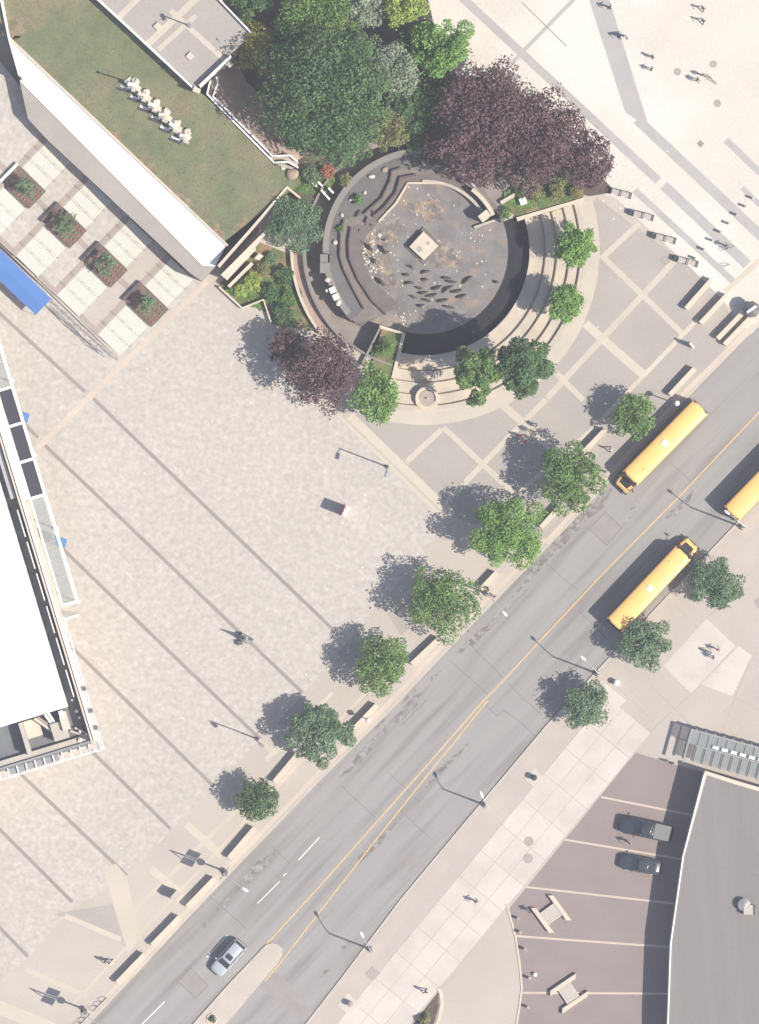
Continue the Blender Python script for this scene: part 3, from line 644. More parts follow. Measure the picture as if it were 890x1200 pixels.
for i in range(4):
    z0 = .48 * i; s0 = PER * i
    for (ta, tb, nm, side) in ((-79, -37 + 6, 'left', 0), (0.5, 45, 'right', 1)):
        nth = ['lowest', 'second lowest', 'second highest', 'highest'][i]
        fl = thing('stair_flight', f'{nth} pale striped stair flight on the ' + ('side nearer the blue canopy' if side == 0 else 'side along the white-topped wall'), 'stairs', P(*SL(s0 + 20, (ta + tb) / 2)), group='pale stair flights among the planters')
        child('stair_base', MB().prism(px([SL(s0 + 4, ta), SL(s0 + 4, tb), SL(s0 + 39, tb), SL(s0 + 39, ta)]), -.05, [z0 + .0, z0 + .0, z0 + .475, z0 + .475]), 'riser_gap', fl)
        tl = 35 / NT
        for k in range(NT):
            sa = s0 + 4 + tl * k
            child('tread', MB().prism(px([SL(sa, ta), SL(sa, tb), SL(sa + tl * .80, tb), SL(sa + tl * .80, ta)]), z0 + RISE * k - .1, z0 + RISE * (k + 1) + .01), 'tread', fl)
        for tt in (ta + (tb - ta) * .34, ta + (tb - ta) * .68):
            hr = MB(); path = [P(*SL(s0 + 2, tt), z0 + .75), P(*SL(s0 + 39, tt), z0 + 1.22), P(*SL(s0 + 44, tt), z0 + 1.22)]
            hr.tube([path[0] - Vector((0, 0, .7))] + path + [path[2] - Vector((0, 0, .7))], .022, 5)
            for f_ in (.33, .66):
                p = path[0].lerp(path[1], f_); hr.tube([p, p - Vector((0, 0, .7))], .02, 5)
            child('handrail', hr, 'grey_metal', fl)
    zt = .48 * (i + 1)
    for (ta, tb) in ((-80, -29), (0, 46)):
        struct('paving_strip', MB().sheet(px([SL(s0 + 40, ta), SL(s0 + 40, tb), SL(s0 + 47, tb), SL(s0 + 47, ta)]), zt + .006), 'brown_strip', stairs)
        for f_ in (.3, .6): struct('drain_dot', MB().cyl((*P(*SL(s0 + 43.5, ta + (tb - ta) * f_)).to_2d(), zt), .09, .03, 8), 'dark_strip', stairs)
    struct('paving_strip', MB().sheet(px([SL(s0 + 49, -18), SL(s0 + 49, -11), SL(s0 + 68, -11), SL(s0 + 68, -18)]), zt + .009), 'brown_strip', stairs)
    struct('paving_strip', MB().sheet(px([SL(s0 + 47, -79), SL(s0 + 47, -74), SL(s0 + 70, -74), SL(s0 + 70, -79)]), zt + .008), 'brown_strip', stairs)
    struct('landing_base', MB().prism(px([SL(s0 + 2, -30), SL(s0 + 2, .4), SL(s0 + 39.5, .4), SL(s0 + 39.5, -30)]), -.08, z0 + .3), 'brown_strip', stairs)
    where = ['at the foot of the stairs', 'second up the stairs, next above the lowest', 'third up the stairs, beside the blue canopy', 'highest on the stairs, with a white rim'][i]
    pt = thing('stair_planter', f'square brown-soil planter {where}', 'planter', P(*SL(s0 + 24, -14)), group='soil planters in the stairs')
    child('box', MB().prism(px([SL(s0, -28.5), SL(s0, 0), SL(s0 + 47, 0), SL(s0 + 47, -28.5)]), 0, z0 + .54), 'planter_edge', pt)
    child('soil', MB().prism(px([SL(s0 + 1, -27.5), SL(s0 + 1, -1), SL(s0 + 44, -1), SL(s0 + 44, -27.5)]), z0 + .1, z0 + .555), 'soil', pt)
    child('back_wall', MB().prism(px([SL(s0 + 44.3, -29), SL(s0 + 44.3, .4), SL(s0 + 47.5, .4), SL(s0 + 47.5, -29)]), 0, z0 + 1.0), 'white_concrete' if i == 3 else 'planter_edge', pt)
    sp = random.Random(40 + i)
    for r_ in range(5):
        for c_ in range(4):
            pos = P(*SL(s0 + 4 + r_ * 4.5 + sp.uniform(-.6, .6), -25 + c_ * 7 + sp.uniform(-.8, .8)), z0 + .60)
            mb = MB().blob(pos, .16, seed=r_ * 7 + c_ + i, sub=1, jit=.3)
            child('seedling', mb, 'leaf_red' if sp.random() < .75 else 'leaf_mid', pt)
struct('edge_wall', MB().prism(px([SL(3, -80), SL(3, -82.5), SL(560, -82.5), SL(560, -80)]), -.05, [.1, .1, 2.5, 2.5]), 'concrete', stairs)
rail = thing('stair_railing', 'grey metal railing down the open left side of the broad stairs', 'railing', P(*SL(60, -84)))
rp = []
for k in range(13):
    s = 2 + k * 11; z = max(0, min(2.6, (s - 4) / 66 * .48)); rp.append(P(*SL(s, -84), z + 1.0))
child('rail', MB().tube(rp, .04, 6), 'grey_metal', rail)
child('rail', MB().tube([q - Vector((0, 0, .45)) for q in rp], .025, 6), 'grey_metal', rail)
for q in rp: child('post', MB().tube([q, q - Vector((0, 0, 1.02))], .03, 6), 'grey_metal', rail)

# ------------------------------------------------------------------ building with the white roof (left)
A0 = Vector((20, 560)); D = Vector((0.29, 0.957)); NN = Vector((0.957, -0.29))
def BL(n, d): q = A0 + NN * n + D * d; return (q.x, q.y)
def rect(n0, n1, d0, d1): return [BL(n0, d0), BL(n1, d0), BL(n1, d1), BL(n0, d1)]
wb_ = thing('office_building', 'tall pale building with a blinding white flat roof at the left edge', 'building', P(-60, 700))
def bpr(name, n0, n1, d0, d1, z0, z1, m): return child(name, MB().prism(px(rect(n0, n1, d0, d1), z1), z0, z1), m, wb_)
bpr('wall', -330, -6, -420, 326, 0, 8.8, 'cream_wall')
bpr('roof', -320, -21, -420, 274, 8.0, 11.6, 'white_roof')
bpr('terrace_floor', -325, -7, -418, 324, 8.7, 9.0, 'dark_terrace')
bpr('parapet', -3.0, -.6, -420, 322, 8.0, 11.2, 'white_concrete')
bpr('parapet', -6.4, -4.2, -420, 322, 8.0, 11.25, 'cream_wall')
for d0 in (36, 75, 114, 154, 193, 232): bpr('roof_rail', -11.0, -9.8, d0, d0 + 33, 8.9, 11.3, 'white_metal')
bpr('roof_rail', -14, -8, -260, 22, 8.9, 10.6, 'lamp_metal')
bpr('parapet', -330, -1, 312, 319, 8.0, 9.6, 'concrete')
bpr('parapet', -330, -1, 319.5, 322, 8.0, 9.9, 'grey_metal')
# roof plant on the low terrace
bpr('fin_wall', -82, -77, 276, 315, 8.9, 11.0, 'concrete')
bpr('roof_pad', -76, -58, 276, 297, 8.9, 9.5, 'cream_wall')
bpr('plant_unit', -47, -29, 288, 309, 8.9, 10.8, 'concrete')
bpr('plant_unit', -34, -25, 278, 300, 8.9, 11.3, 'cream_wall')
bpr('plant_unit', -33, -28, 276, 284, 8.9, 11.6, 'white_metal')
for k, (a, b) in enumerate((((-62, 276), (-44, 299)), ((-58, 276), (-41, 297)), ((-49, 275), (-42, 296)), ((-45, 274), (-39, 294)))):
    child('duct', MB().tube([P(*BL(*a), 10.5), P(*BL(*b), 10.1)], .17, 8), ('cream_wall', 'brick_bank', 'white_metal', 'white_metal')[k], wb_)
for (a, b) in (((-26, 302), (-12, 312)), ((-20, 300), (-10, 309))): child('duct', MB().tube([P(*BL(*a), 9.5), P(*BL(*b), 9.5)], .12, 8), 'cream_wall', wb_)
for k, (n, d) in enumerate(((-13, 268), (-12, 282), (-11, 290), (-14, 306), (-9, 311), (-18, 316))):
    child('vent', MB().cyl(P(*BL(n, d), 8.95), .16 + .05 * (k % 2), 1.0, 10), 'white_metal', wb_)
# sunshade frames along the eaves
def frame(n0, n1, d0, d1, z, along, step, m='white_metal', t=1.3):
    if along == 'd':
        bpr('sunshade_beam', n0, n0 + t, d0, d1, z - .25, z, m); bpr('sunshade_beam', n1 - t, n1, d0, d1, z - .25, z + .01, m)
        k = d0
        while k < d1: bpr('sunshade_bar', n0 + t, n1 - t, k, k + 1.2, z - .2, z - .02, m); k += step
    else:
        bpr('sunshade_beam', n0, n1, d1 - t, d1, z - .25, z, m)
        k = n0
        while k < n1: bpr('sunshade_bar', k, k + 1.3, d0, d1 - t, z - .2, z - .02, m); k += step
frame(1.0, 6.2, 172, 334, 9.4, 'd', 8.8)
frame(-330, 6, 322.5, 334, 9.2, 'n', 11)
bpr('sunshade_sheet', -110, -48, 323, 331, 8.7, 8.9, 'grey_metal')
for d0 in (262, 289, 310):
    child('floodlight', MB().box(P(*BL(8.5, d0), 9.6), (.7, .35, .3), R(20)).tube([P(*BL(4, d0 - 2), 9.4), P(*BL(8, d0), 9.6)], .06, 5), 'lamp_metal', wb_)
    child('floodlight_bracket', MB().box(P(*BL(3.5, d0 - 3), 9.5), (.5, .5, .3), R(20)), 'bronze', wb_)
# canopy along the facade: open white frame with dark and clear panes
canopy = thing('facade_canopy', 'white framed canopy with glass panes along the white-roofed building', 'canopy', P(50, 600))
def cpr(name, n0, n1, d0, d1, z0, z1, m): return child(name, MB().prism(px(rect(n0, n1, d0, d1), z1), z0, z1), m, canopy)
CZ = 5.2
cpr('beam', 24.3, 27.8, -330, 160, CZ - .35, CZ, 'white_metal')
cpr('roof_panel', -.4, 8.6, -330, 28, CZ - .3, CZ - .02, 'white_metal')
cpr('roof_panel', 1.5, 5.2, 30, 168, CZ - .45, CZ - .15, 'cream_wall')
cpr('beam', 6.6, 9.0, 26, 160, CZ - .3, CZ + .02, 'white_metal')
for d0 in (28, -16, -60, -104, -148, -192, -236): cpr('cross_beam', 8.8, 24.1, d0 - 1.6, d0 + 1.6, CZ - .3, CZ + .01, 'white_metal')
for d0 in (-14.2, -58.2, -102.2): cpr('dark_pane', 9.2, 24.0, d0, d0 + 40.5, CZ - .25, CZ - .1, 'dark_glass')
for k in range(12):
    d0 = 30 + k * 10.7; cpr('glass_pane', 9.2, 22.6, d0, d0 + 9.9, CZ - .14, CZ - .08, 'canopy_glass'); cpr('glazing_bar', 9.2, 24.0, d0 + 9.95, d0 + 10.65, CZ - .2, CZ - .04, 'lamp_metal')
for k in range(4):
    d0 = -146 + k * 10.7; cpr('glass_pane', 9.2, 24.0, d0, d0 + 9.9, CZ - .14, CZ - .08, 'canopy_glass')
cpr('cross_beam', 6.6, 27.8, 157, 161, CZ - .3, CZ + .03, 'white_metal')
child('end_bracket', MB().prism(px([BL(6, 164), BL(22, 171), BL(22, 173.5), BL(5, 176), BL(5, 165)], CZ), CZ - .3, CZ - .05), 'wall_top_grey', canopy)
cpr('end_beam', 4.8, 23, 173.6, 176.0, CZ - .3, CZ, 'white_metal')
for d0 in (160, 70, -20, -110, -200):
    child('post', MB().tube([P(*BL(26, d0), 0), P(*BL(26, d0), CZ - .3)], .12, 8), 'white_metal', canopy)
    child('post_cap', MB().box(P(*BL(28.5, d0), CZ - .1), (.35, .35, .3), R(20)), 'white_metal', canopy)
# blue awnings under the canopy
for k, (d0, lab) in enumerate(((-52, 'small blue awning showing past the upper end of the facade canopy'), (97, 'small blue awning showing past the glazed end of the facade canopy'))):
    bx, by = ((31, 486), (75, 633))[k]
    aw = thing('awning', lab, 'awning', P(bx, by), group='blue awnings under the canopy')
    child('canvas', MB().prism([P(*q, 2.6).to_2d()[:] for q in ((bx - 12, by - 6), (bx + 4, by - 1), (bx + 1, by + 10), (bx - 9, by + 6))], 2.35, [2.8, 2.6, 2.6, 2.8]), 'blue_canvas', aw)
    for (x, y) in ((bx + 3, by), (bx + .5, by + 9), (bx - 11, by - 5), (bx - 8, by + 5)): child('leg', MB().tube([P(x, y, 0), P(x, y, 2.45)], .03, 6), 'lamp_metal', aw)
# blue marquee canopy
mq = thing('canopy_tent', 'long flat bright blue canopy beside the broad stairs', 'canopy', P(10, 335))
q = [(60, 350), (42, 369), (-40, 291), (-22, 270)]
rg = [(51, 359.5), (-31, 280.5)]
roof = MB(); pts = [P(*q[0], 2.4), P(*q[1], 2.4), P(*q[2], 2.4), P(*q[3], 2.4), P(*rg[0], 2.62), P(*rg[1], 2.62)]
roof._add(pts, [(0, 3, 5, 4), (1, 4, 5, 2), (0, 4, 1), (2, 5, 3)])
child('canvas', roof, 'blue_canvas', mq)
for a, b in ((0, 1), (1, 2), (2, 3), (3, 0)):
    va = MB(); va._add([pts[a] + Vector((0, 0, .01)), pts[b] + Vector((0, 0, .01)), pts[b] - Vector((0, 0, .3)), pts[a] - Vector((0, 0, .3))], [(0, 1, 2, 3)]); child('valance', va, 'blue_canvas', mq)
for k in range(4):
    for f_ in (0, .5):
        p = pts[k].lerp(pts[(k + 1) % 4], f_); child('leg', MB().tube([p - Vector((0, 0, 2.4)), p], .035, 6), 'lamp_metal', mq)
# bare branching frame beside it
fr = thing('metal_frame', 'tangle of thin bare metal hoops and rods beside the blue canopy', 'frame', P(75, 370))
fq = random.Random(3)
for k in range(9):
    x0 = 62 + k * 6.5; y0 = 355 + k * 6.3
    child('hoop', MB().tube([P(x0, y0, 0), P(x0 - 2, y0 + 3, 1.0 + fq.random() * .6), P(x0 + 5 + fq.uniform(-2, 2), y0 + 9, 1.3), P(x0 + 9, y0 + 13, 0)], .035, 5), 'grey_metal', fr)
child('rod', MB().tube([P(58, 358, 1.1), P(85, 384, 1.3), P(122, 414, .4)], .05, 5), 'grey_metal', fr)
child('rod', MB().tube([P(62, 364, .6), P(92, 388, .8), P(118, 415, .1)], .05, 5), 'lamp_metal', fr)

# ------------------------------------------------------------------ low building (lower right)
lb = thing('low_building', 'low building with flat brownish-grey roof and thin white edge, bottom right', 'building', P(840, 1060))
LH = 3.4
roofpts = [(826, 904), (800, 1003), (785.5, 1106), (782, 1200), (783, 1300), (1100, 1300), (1100, 985)]
child('wall', MB().prism([P(*q, LH).to_2d()[:] for q in roofpts], 0, LH), 'concrete', lb)
child('roof', MB().prism(px([(829, 908.5), (802.2, 1003.5), (787.5, 1106), (784, 1200), (785, 1298), (1098, 1298), (1098, 989)], LH), LH - .2, LH + .012), 'roof_gravel', lb)
child('roof_edge', ribbon([(826.5, 905), (801, 1003.2), (786.4, 1106), (783, 1200), (784, 1299)], 1.5, LH + .14, LH - .3), 'white_metal', lb)
child('parapet', ribbon([(826, 905.2), (860, 916.2), (900, 928), (1100, 985)], 4.4, LH + .3, LH - .3), 'cream_wall', lb)
child('vent_cowl', MB().lathe([(.05, 0), (.5, 0), (.5, .55), (.75, .6), (.75, .8), (.1, 1.0)], P(872, 1060, LH), 16), 'grey_metal', lb, smooth=False)
child('vent_box', MB().box(P(877, 1066, LH + .5), (1.1, 1.1, 1.0)), 'concrete', lb)
for k in range(3): child('vent_slat', MB().box(P(883.5, 1062 + 4 * k, LH + .5), (.25, .28, .7)), 'dark_metal', lb)
# glazed pergola across the top of the low building
pg = thing('glazed_pergola', 'glass-roofed pergola with grey posts along the low building', 'pergola', P(850, 885))
e1 = Vector((0.965, 0.262)); e2 = Vector((-0.262, 0.965)); G0 = Vector((811, 855))
def GL(a, b): q = G0 + e1 * a + e2 * b; return (q.x, q.y)
for k in range(12):
    a0 = 1 + k * 11
    child('glass_pane', MB().prism(px([GL(a0, 1), GL(a0 + 10.2, 1), GL(a0 + 10.2, 16), GL(a0, 16)], 2.7), 2.62, 2.68), 'canopy_glass', pg)
    child('glass_pane', MB().prism(px([GL(a0 + 8, 18), GL(a0 + 18.2, 18), GL(a0 + 18.2, 36), GL(a0 + 8, 36)], 2.7), 2.60, 2.66), 'canopy_glass', pg)
    child('glazing_bar', MB().prism(px([GL(a0 + 10.3, 0), GL(a0 + 11, 0), GL(a0 + 11, 38), GL(a0 + 10.3, 38)], 2.8), 2.6, 2.78), 'grey_metal', pg)
    child('post', MB().tube([P(*GL(a0 + 5, -1.5), 0), P(*GL(a0 + 5, -1.5), 2.7)], .14, 6), 'grey_metal', pg)
    if k > 1: child('light_strip', MB().prism(px([GL(a0 + 6, 11.5), GL(a0 + 13, 11.5), GL(a0 + 13, 15), GL(a0 + 6, 15)], 2.9), 2.8, 2.95), 'white_metal', pg)
child('beam', MB().prism(px([GL(0, -1), GL(135, -1), GL(135, 1), GL(0, 1)], 2.8), 2.55, 2.8), 'grey_metal', pg)
child('beam', MB().prism(px([GL(-1, -1), GL(1, -1), GL(1, 40), GL(-1, 40)], 2.8), 2.55, 2.81), 'grey_metal', pg)
child('beam', MB().prism(px([GL(9, 16.2), GL(135, 16.2), GL(135, 17.8), GL(9, 17.8)], 2.8), 2.55, 2.805), 'grey_metal', pg)
child('floor', MB().sheet(px([GL(10, 2), GL(135, 2), GL(135, 36), GL(10, 36)]), .02), 'brick_bank', pg)

# ------------------------------------------------------------------ trees and shrubs
def leaf_mesh(name, pts, nrm, size, m, aspect=1.45, seed=0):
    """pts, nrm: (n,3) arrays; one bent rhombus per leaf spray"""
    q = np.random.default_rng(seed); n = len(pts)
    rnd = q.normal(size=(n, 3)); t = np.cross(nrm, rnd); t /= np.linalg.norm(t, axis=1, keepdims=True) + 1e-9
    b = np.cross(nrm, t)
    sz = size * q.uniform(.65, 1.3, (n, 1))
    l = t * sz * aspect / 2; w = b * sz / 2
    droop = nrm * sz * .18
    V = np.stack([pts - l - droop, pts + w * .9, pts + l - droop, pts - w * .9], 1).reshape(-1, 3)
    me = bpy.data.meshes.new(name)
    me.vertices.add(4 * n); me.vertices.foreach_set('co', V.astype(np.float32).ravel())
    me.loops.add(4 * n); me.loops.foreach_set('vertex_index', np.arange(4 * n, dtype=np.int32))
    me.polygons.add(n); me.polygons.foreach_set('loop_start', np.arange(0, 4 * n, 4, dtype=np.int32)); me.polygons.foreach_set('loop_total', np.full(n, 4, dtype=np.int32))
    me.materials.append(MATS[m]); me.update(calc_edges=True); me.validate(); return me

def crown_points(seed, r, h, z0, n, lobes=30, spread=.78, lr=(.17, .36), skinny=1.0, spiky=0.0):
    q = np.random.default_rng(seed)
    # lobe centres through a flattened ellipsoid
    ang = q.uniform(0, 2 * np.pi, lobes) ; rad = np.sqrt(q.uniform(0.02, 1, lobes)) * spread * r
    # even the ring out a little so that no side is bare
    ang = (np.arange(lobes) * 2.399963 + q.uniform(-.35, .35, lobes)); rad = np.sqrt((np.arange(lobes) + .4) / lobes) * spread * r * q.uniform(.72, 1.2, lobes)
    cz = z0 + h * (.42 + .34 * np.sqrt(np.clip(1 - (rad / (r * .95)) ** 2, 0, 1)) * q.uniform(.7, 1.1, lobes) - .18 * q.uniform(0, 1, lobes))
    cen = np.stack([rad * np.cos(ang), rad * np.sin(ang) * skinny, cz], 1)
    lrad = r * q.uniform(lr[0], lr[1], lobes) * (1.08 - .25 * rad / r)
    w = lrad ** 2; k = q.choice(lobes, n, p=w / w.sum())
    d = q.normal(size=(n, 3)); d[:, 2] = np.where(q.random(n) < .72, np.abs(d[:, 2]), d[:, 2]); d /= np.linalg.norm(d, axis=1, keepdims=True)
    rr = lrad[k] * (q.uniform(.35, 1, n) ** .45)
    # sprays that poke out beyond the lobe
    poke = q.random(n) < .05 + spiky * .6; rr = np.where(poke, lrad[k] * q.uniform(.95, 1.28 + spiky, n), rr)
    pts = cen[k] + d * rr[:, None] * np.array([1, 1, h / (2.6 * r) + .35])
    nr = d * .55 + q.normal(size=(n, 3)) * .45 + np.array([0, 0, .55]); nr /= np.linalg.norm(nr, axis=1, keepdims=True)
    return pts, nr, cen

def tree(x, y, r, m, label, seed, h=None, leaf=0.22, dens=1.0, z=0.0, name='broadleaf_tree', cat='tree', group=None, lobes=30, trunk_r=None, spiky=0.0, skinny=1.0, rz=0.0, spread=.78):
    rm = r * S * 1.12; h = h or rm * 1.4; z0 = h * .22
    root = thing(name, label, cat, P(x, y, z), rz, group)
    n = int(dens * 3.8 * math.pi * rm * rm / (leaf * leaf * .8)) + 250
    pts, nr, cen = crown_points(seed, rm, h, z0, n, lobes, spiky=spiky, skinny=skinny, spread=spread)
    cr = link('crown', leaf_mesh('crown', pts, nr, leaf, m, seed=seed), root)
    t = MB(); tr = trunk_r or max(.07, rm * .045)
    q = random.Random(seed)
    t.tube([(0, 0, -.1), (q.uniform(-.1, .1), q.uniform(-.1, .1), z0), (0, 0, z0 + h * .25), (q.uniform(-.2, .2), q.uniform(-.2, .2), z0 + h * .55)], tr, 8, tr * .45)
    for c in cen[::3]:
        b = Vector((0, 0, z0 + h * q.uniform(.05, .25))); e = Vector(c); t.tube([b, b.lerp(e, .5) + Vector((0, 0, -.1)), e], tr * .5, 5, tr * .14)
    part('trunk', t, 'bark', root, smooth=True)
    return root

SG = 'street trees along the west kerb'; EG = 'street trees along the east kerb'; GG = 'trees around the sunken fountain'
# street trees, west
tree(742, 487, 28, 'leaf_mid', 'green street tree standing beside the upper school bus', 11, group=SG, leaf=0.21)
tree(666, 559, 39, 'leaf_mid', 'green street tree with wide shadow, next below the tree at the upper bus', 12, group=SG, leaf=0.21, h=6.4)
tree(594, 626, 42, 'leaf_fresh', 'largest, densest bright green street tree on the west kerb', 13, group=SG, leaf=0.20, dens=1.15, h=6.6)
tree(516, 705, 43, 'leaf_mid', 'loose, open-crowned street tree between the big dense one and the lamp basket', 14, group=SG, leaf=0.22, dens=.72, spiky=.14, h=6.0)
tree(447, 779, 33, 'leaf_mid', 'round green street tree opposite the split of the yellow centre line', 15, group=SG, leaf=0.20, h=5.4)
tree(376, 857, 39, 'leaf_blue', 'bluish green street tree near the plaza lamp and the pigeon-grey block', 16, group=SG, leaf=0.21, h=5.0)
tree(303, 936, 26, 'leaf_dark', 'small dark green street tree, lowest on the west kerb', 17, group=SG, leaf=0.20, dens=.85, spiky=.1)
# street trees, east
tree(836, 684, 33, 'leaf_blue', 'bushy tree beside the front of the lower school bus', 21, group=EG, leaf=0.20, h=3.9)
tree(755, 755, 31, 'leaf_blue', 'bushy tree overhanging the tail of the lower school bus', 22, group=EG, leaf=0.20, h=4.4)
tree(685, 825, 28, 'leaf_blue', 'spiky-crowned small tree, lowest on the east kerb', 23, group=EG, leaf=0.20, h=4.0, spiky=.14)
# around the fountain
tree(674, 290, 23, 'leaf_fresh', 'small spiky green tree on the upper seating tiers', 31, group=GG, leaf=0.22, spiky=.2, z=-.4, h=4.8, dens=2.6)
tree(660, 357, 22, 'leaf_fresh', 'small spiky green tree on the lower right seating tiers', 32, group=GG, leaf=0.22, spiky=.2, z=-.4, h=4.6, dens=2.6)
tree(612, 430, 33, 'leaf_dark', 'dark green tree at the lower right of the fountain', 33, group=GG, leaf=0.24, z=-.6, h=11.5, dens=2.6, skinny=1.15)
tree(557, 439, 27, 'leaf_mid', 'mid-green upright tree at the bottom of the seating tiers', 34, group=GG, leaf=0.22, z=-.6, h=11, dens=2.7, skinny=1.25)
tree(442, 464, 29, 'leaf_fresh', 'bright feathery green tree beside the small round basin', 35, group=GG, leaf=0.24, spiky=.16, h=5.4, skinny=1.2)
tree(377, 434, 44, 'leaf_purple', 'round purple-leaved tree at the lower left of the fountain', 36, group=GG, leaf=0.24, h=7.2, lobes=44)
tree(338, 408, 24, 'leaf_purple', 'smaller purple-leaved tree leaning over the plaza edge', 37, group=GG, leaf=0.22, h=5)
tree(344, 262, 33, 'leaf_blue', 'soft green spreading tree between the lawn corner and the fountain', 38, group=GG, leaf=0.17, dens=1.3, h=5.0, lobes=44)
tree(408, 222, 16, 'leaf_blue', 'low green shrubby tree beside the white ramp ends', 39, group=GG, leaf=0.17, h=2.6) if False else None
# the grove at the top
TG = 'grove of trees above the fountain'
tree(382, 116, 74, 'leaf_dark', 'huge dense dark green tree filling the grove centre', 41, group=TG, leaf=0.26, h=14, lobes=95, dens=1.0)
tree(352, 156, 26, 'leaf_dark', 'dark green tree on the lower left flank of the huge one', 42, group=TG, leaf=0.24, h=7)
tree(404, 170, 30, 'leaf_dark', 'dark green tree just above the fountain ring path', 43, group=TG, leaf=0.24, h=7.5)
tree(372, 14, 50, 'leaf_mid', 'broad mid-green tree at the top edge of the grove', 44, group=TG, leaf=0.24, h=9.5, lobes=44)
tree(430, 14, 25, 'leaf_grey', 'grey-green tree between the mid-green and lime trees at the top', 45, group=TG, leaf=0.21, h=9)
tree(474, 8, 31, 'leaf_lime', 'bright lime green tree at the top edge', 46, group=TG, leaf=0.22, h=9)
tree(516, 62, 36, 'leaf_fresh', 'fresh green tree at the right end of the grove', 47, group=TG, leaf=0.25, h=9, spiky=.08)
tree(457, 84, 35, 'leaf_grey', 'silvery grey-green tree right of the huge dark one', 48, group=TG, leaf=0.22, h=8.5, spiky=.1)
tree(300, 56, 31, 'leaf_yellow', 'yellow-green tree beside the upper terrace corner', 49, group=TG, leaf=0.21, h=6.0, dens=.9)
tree(329, 76, 15, 'leaf_yellow', 'small yellow-green tree tucked under the huge dark one', 50, group=TG, leaf=0.20, h=5)
tree(452, 152, 27, 'leaf_olive', 'olive brown tree overhanging the fountain rim', 51, group=TG, leaf=0.21, h=5.4)
tree(478, 120, 24, 'leaf_dark', 'dark tree in the shade between silvery and purple trees', 52, group=TG, leaf=0.22, h=5)
tree(292, -12, 34, 'leaf_dark', 'dark tree above the upper terrace, cut by the top edge', 53, group=TG, leaf=0.24, h=8)
tree(415, 58, 26, 'leaf_dark', 'added dark tree filling the shaded gap between the huge one and the silvery one', 54, group=TG, leaf=.26, h=8)  # from here, dark trees added to fill the grove's gaps with shade
tree(335, 52, 24, 'leaf_dark', 'added dark tree filling the shaded gap between the yellow-green tree and the huge one', 55, group=TG, leaf=.26, h=7)
tree(488, 56, 25, 'leaf_dark', 'added dark tree filling the shaded gap left of the fresh green tree', 56, group=TG, leaf=.26, h=6)
tree(505, 112, 28, 'leaf_dark', 'added dark tree filling the shade under the largest purple tree', 57, group=TG, leaf=.26, h=5)
tree(490, 155, 24, 'leaf_dark', 'added dark low tree filling the shade at the top rim of the fountain', 58, group=TG, leaf=.26, h=3.6)
PG = 'purple-leaved trees above the fountain'
tree(566, 128, 54, 'leaf_purple', 'largest purple-leaved tree, nearest the fresh green tree', 61, group=PG, leaf=0.26, h=9, lobes=64, dens=1.0)
tree(545, 182, 42, 'leaf_purple', 'purple-leaved tree overhanging the curved fountain wall', 62, group=PG, leaf=0.25, h=7, lobes=44)
tree(632, 158, 48, 'leaf_purple', 'purple-leaved tree in the middle of the purple row', 63, group=PG, leaf=0.25, h=8, lobes=54)
tree(686, 190, 34, 'leaf_purple', 'purple-leaved tree at the right end of the row, beside benches', 64, group=PG, leaf=0.24, h=6.6, spiky=.06)
tree(622, 196, 30, 'leaf_purple', 'low purple-leaved tree above the grassy planter', 65, group=PG, leaf=0.24, h=5.5)
# stair planter saplings
for i in range(4):
    xx, yy = SL(PER * i + 22, -13)
    tree(xx, yy, (11, 13, 14, 12)[i], 'leaf_blue', 'sparse young tree in the ' + ['lowest', 'second lowest', 'second highest', 'highest'][i] + ' stair planter', 70 + i, leaf=0.2, dens=.22, z=.48 * i + .5, h=2.4, name='young_tree', group='young trees in the stair planters', lobes=12, spiky=.2)
# shrubs
shr = [(297, 330, 13, 'leaf_lime', 'yellow-green shrub beside the cream stair wall'), (283, 341, 11, 'leaf_lime', 'pale yellow-green shrub at the plaza corner of the shrub bed'),
       (309, 316, 11, 'leaf_olive', 'olive shrub against the stair trench'), (334, 324, 13, 'leaf_dark', 'dark rounded shrub, rightmost in the shrub bed'),
       (318, 344, 12, 'leaf_dark', 'dark green shrub in the middle of the shrub bed'), (336, 351, 12, 'leaf_mid', 'green shrub along the ring wall'),
       (330, 370, 15, 'leaf_dark', 'dark green shrub half under the purple tree'), (318, 304, 9, 'leaf_blue', 'small blue-green shrub by the stair top'),
       (384, 200, 11, 'leaf_red', 'rusty red shrub beside the ring path'), (366, 206, 13, 'leaf_blue', 'green ground shrub beside the white ramp ends'),
       (405, 210, 10, 'leaf_olive', 'olive shrub spilling over the fountain rim'), (592, 250, 9, 'leaf_mid', 'green shrub at the inner end of the grassy planter'),
       (628, 228, 10, 'leaf_olive', 'low olive shrub in the grassy planter'), (610, 226, 8, 'leaf_mid', 'small green shrub beside the white box in the planter'), (652, 224, 12, 'leaf_olive', 'pale-flowered shrub at the outer end of the grassy planter'), (674, 226, 9, 'leaf_olive', 'low shrub under the right-hand purple tree'),
       (452, 408, 12, 'leaf_mid', 'green shrub in the small planter below the fountain'), (420, 234, 7, 'leaf_mid', 'small green plant on the gravel terrace'), (400, 268, 5, 'leaf_mid', 'tiny green plant at the edge of the gravel terrace'),
       (249, 1194, 4.2, 'leaf_dark', 'dark clipped shrub in the traffic island ring'), (498, 1196, 9, 'leaf_olive', 'sparse shrub in the gravel bed at the bottom edge'),
       (525, 190, 8, 'leaf_grey', 'grey-green shrub at the top of the fountain ledge'), (270, 340, 7, 'leaf_mid', 'small green shrub by the low wall corner'), (196, 78, 5, 'leaf_blue', 'small plant at the foot of the terrace wall')]
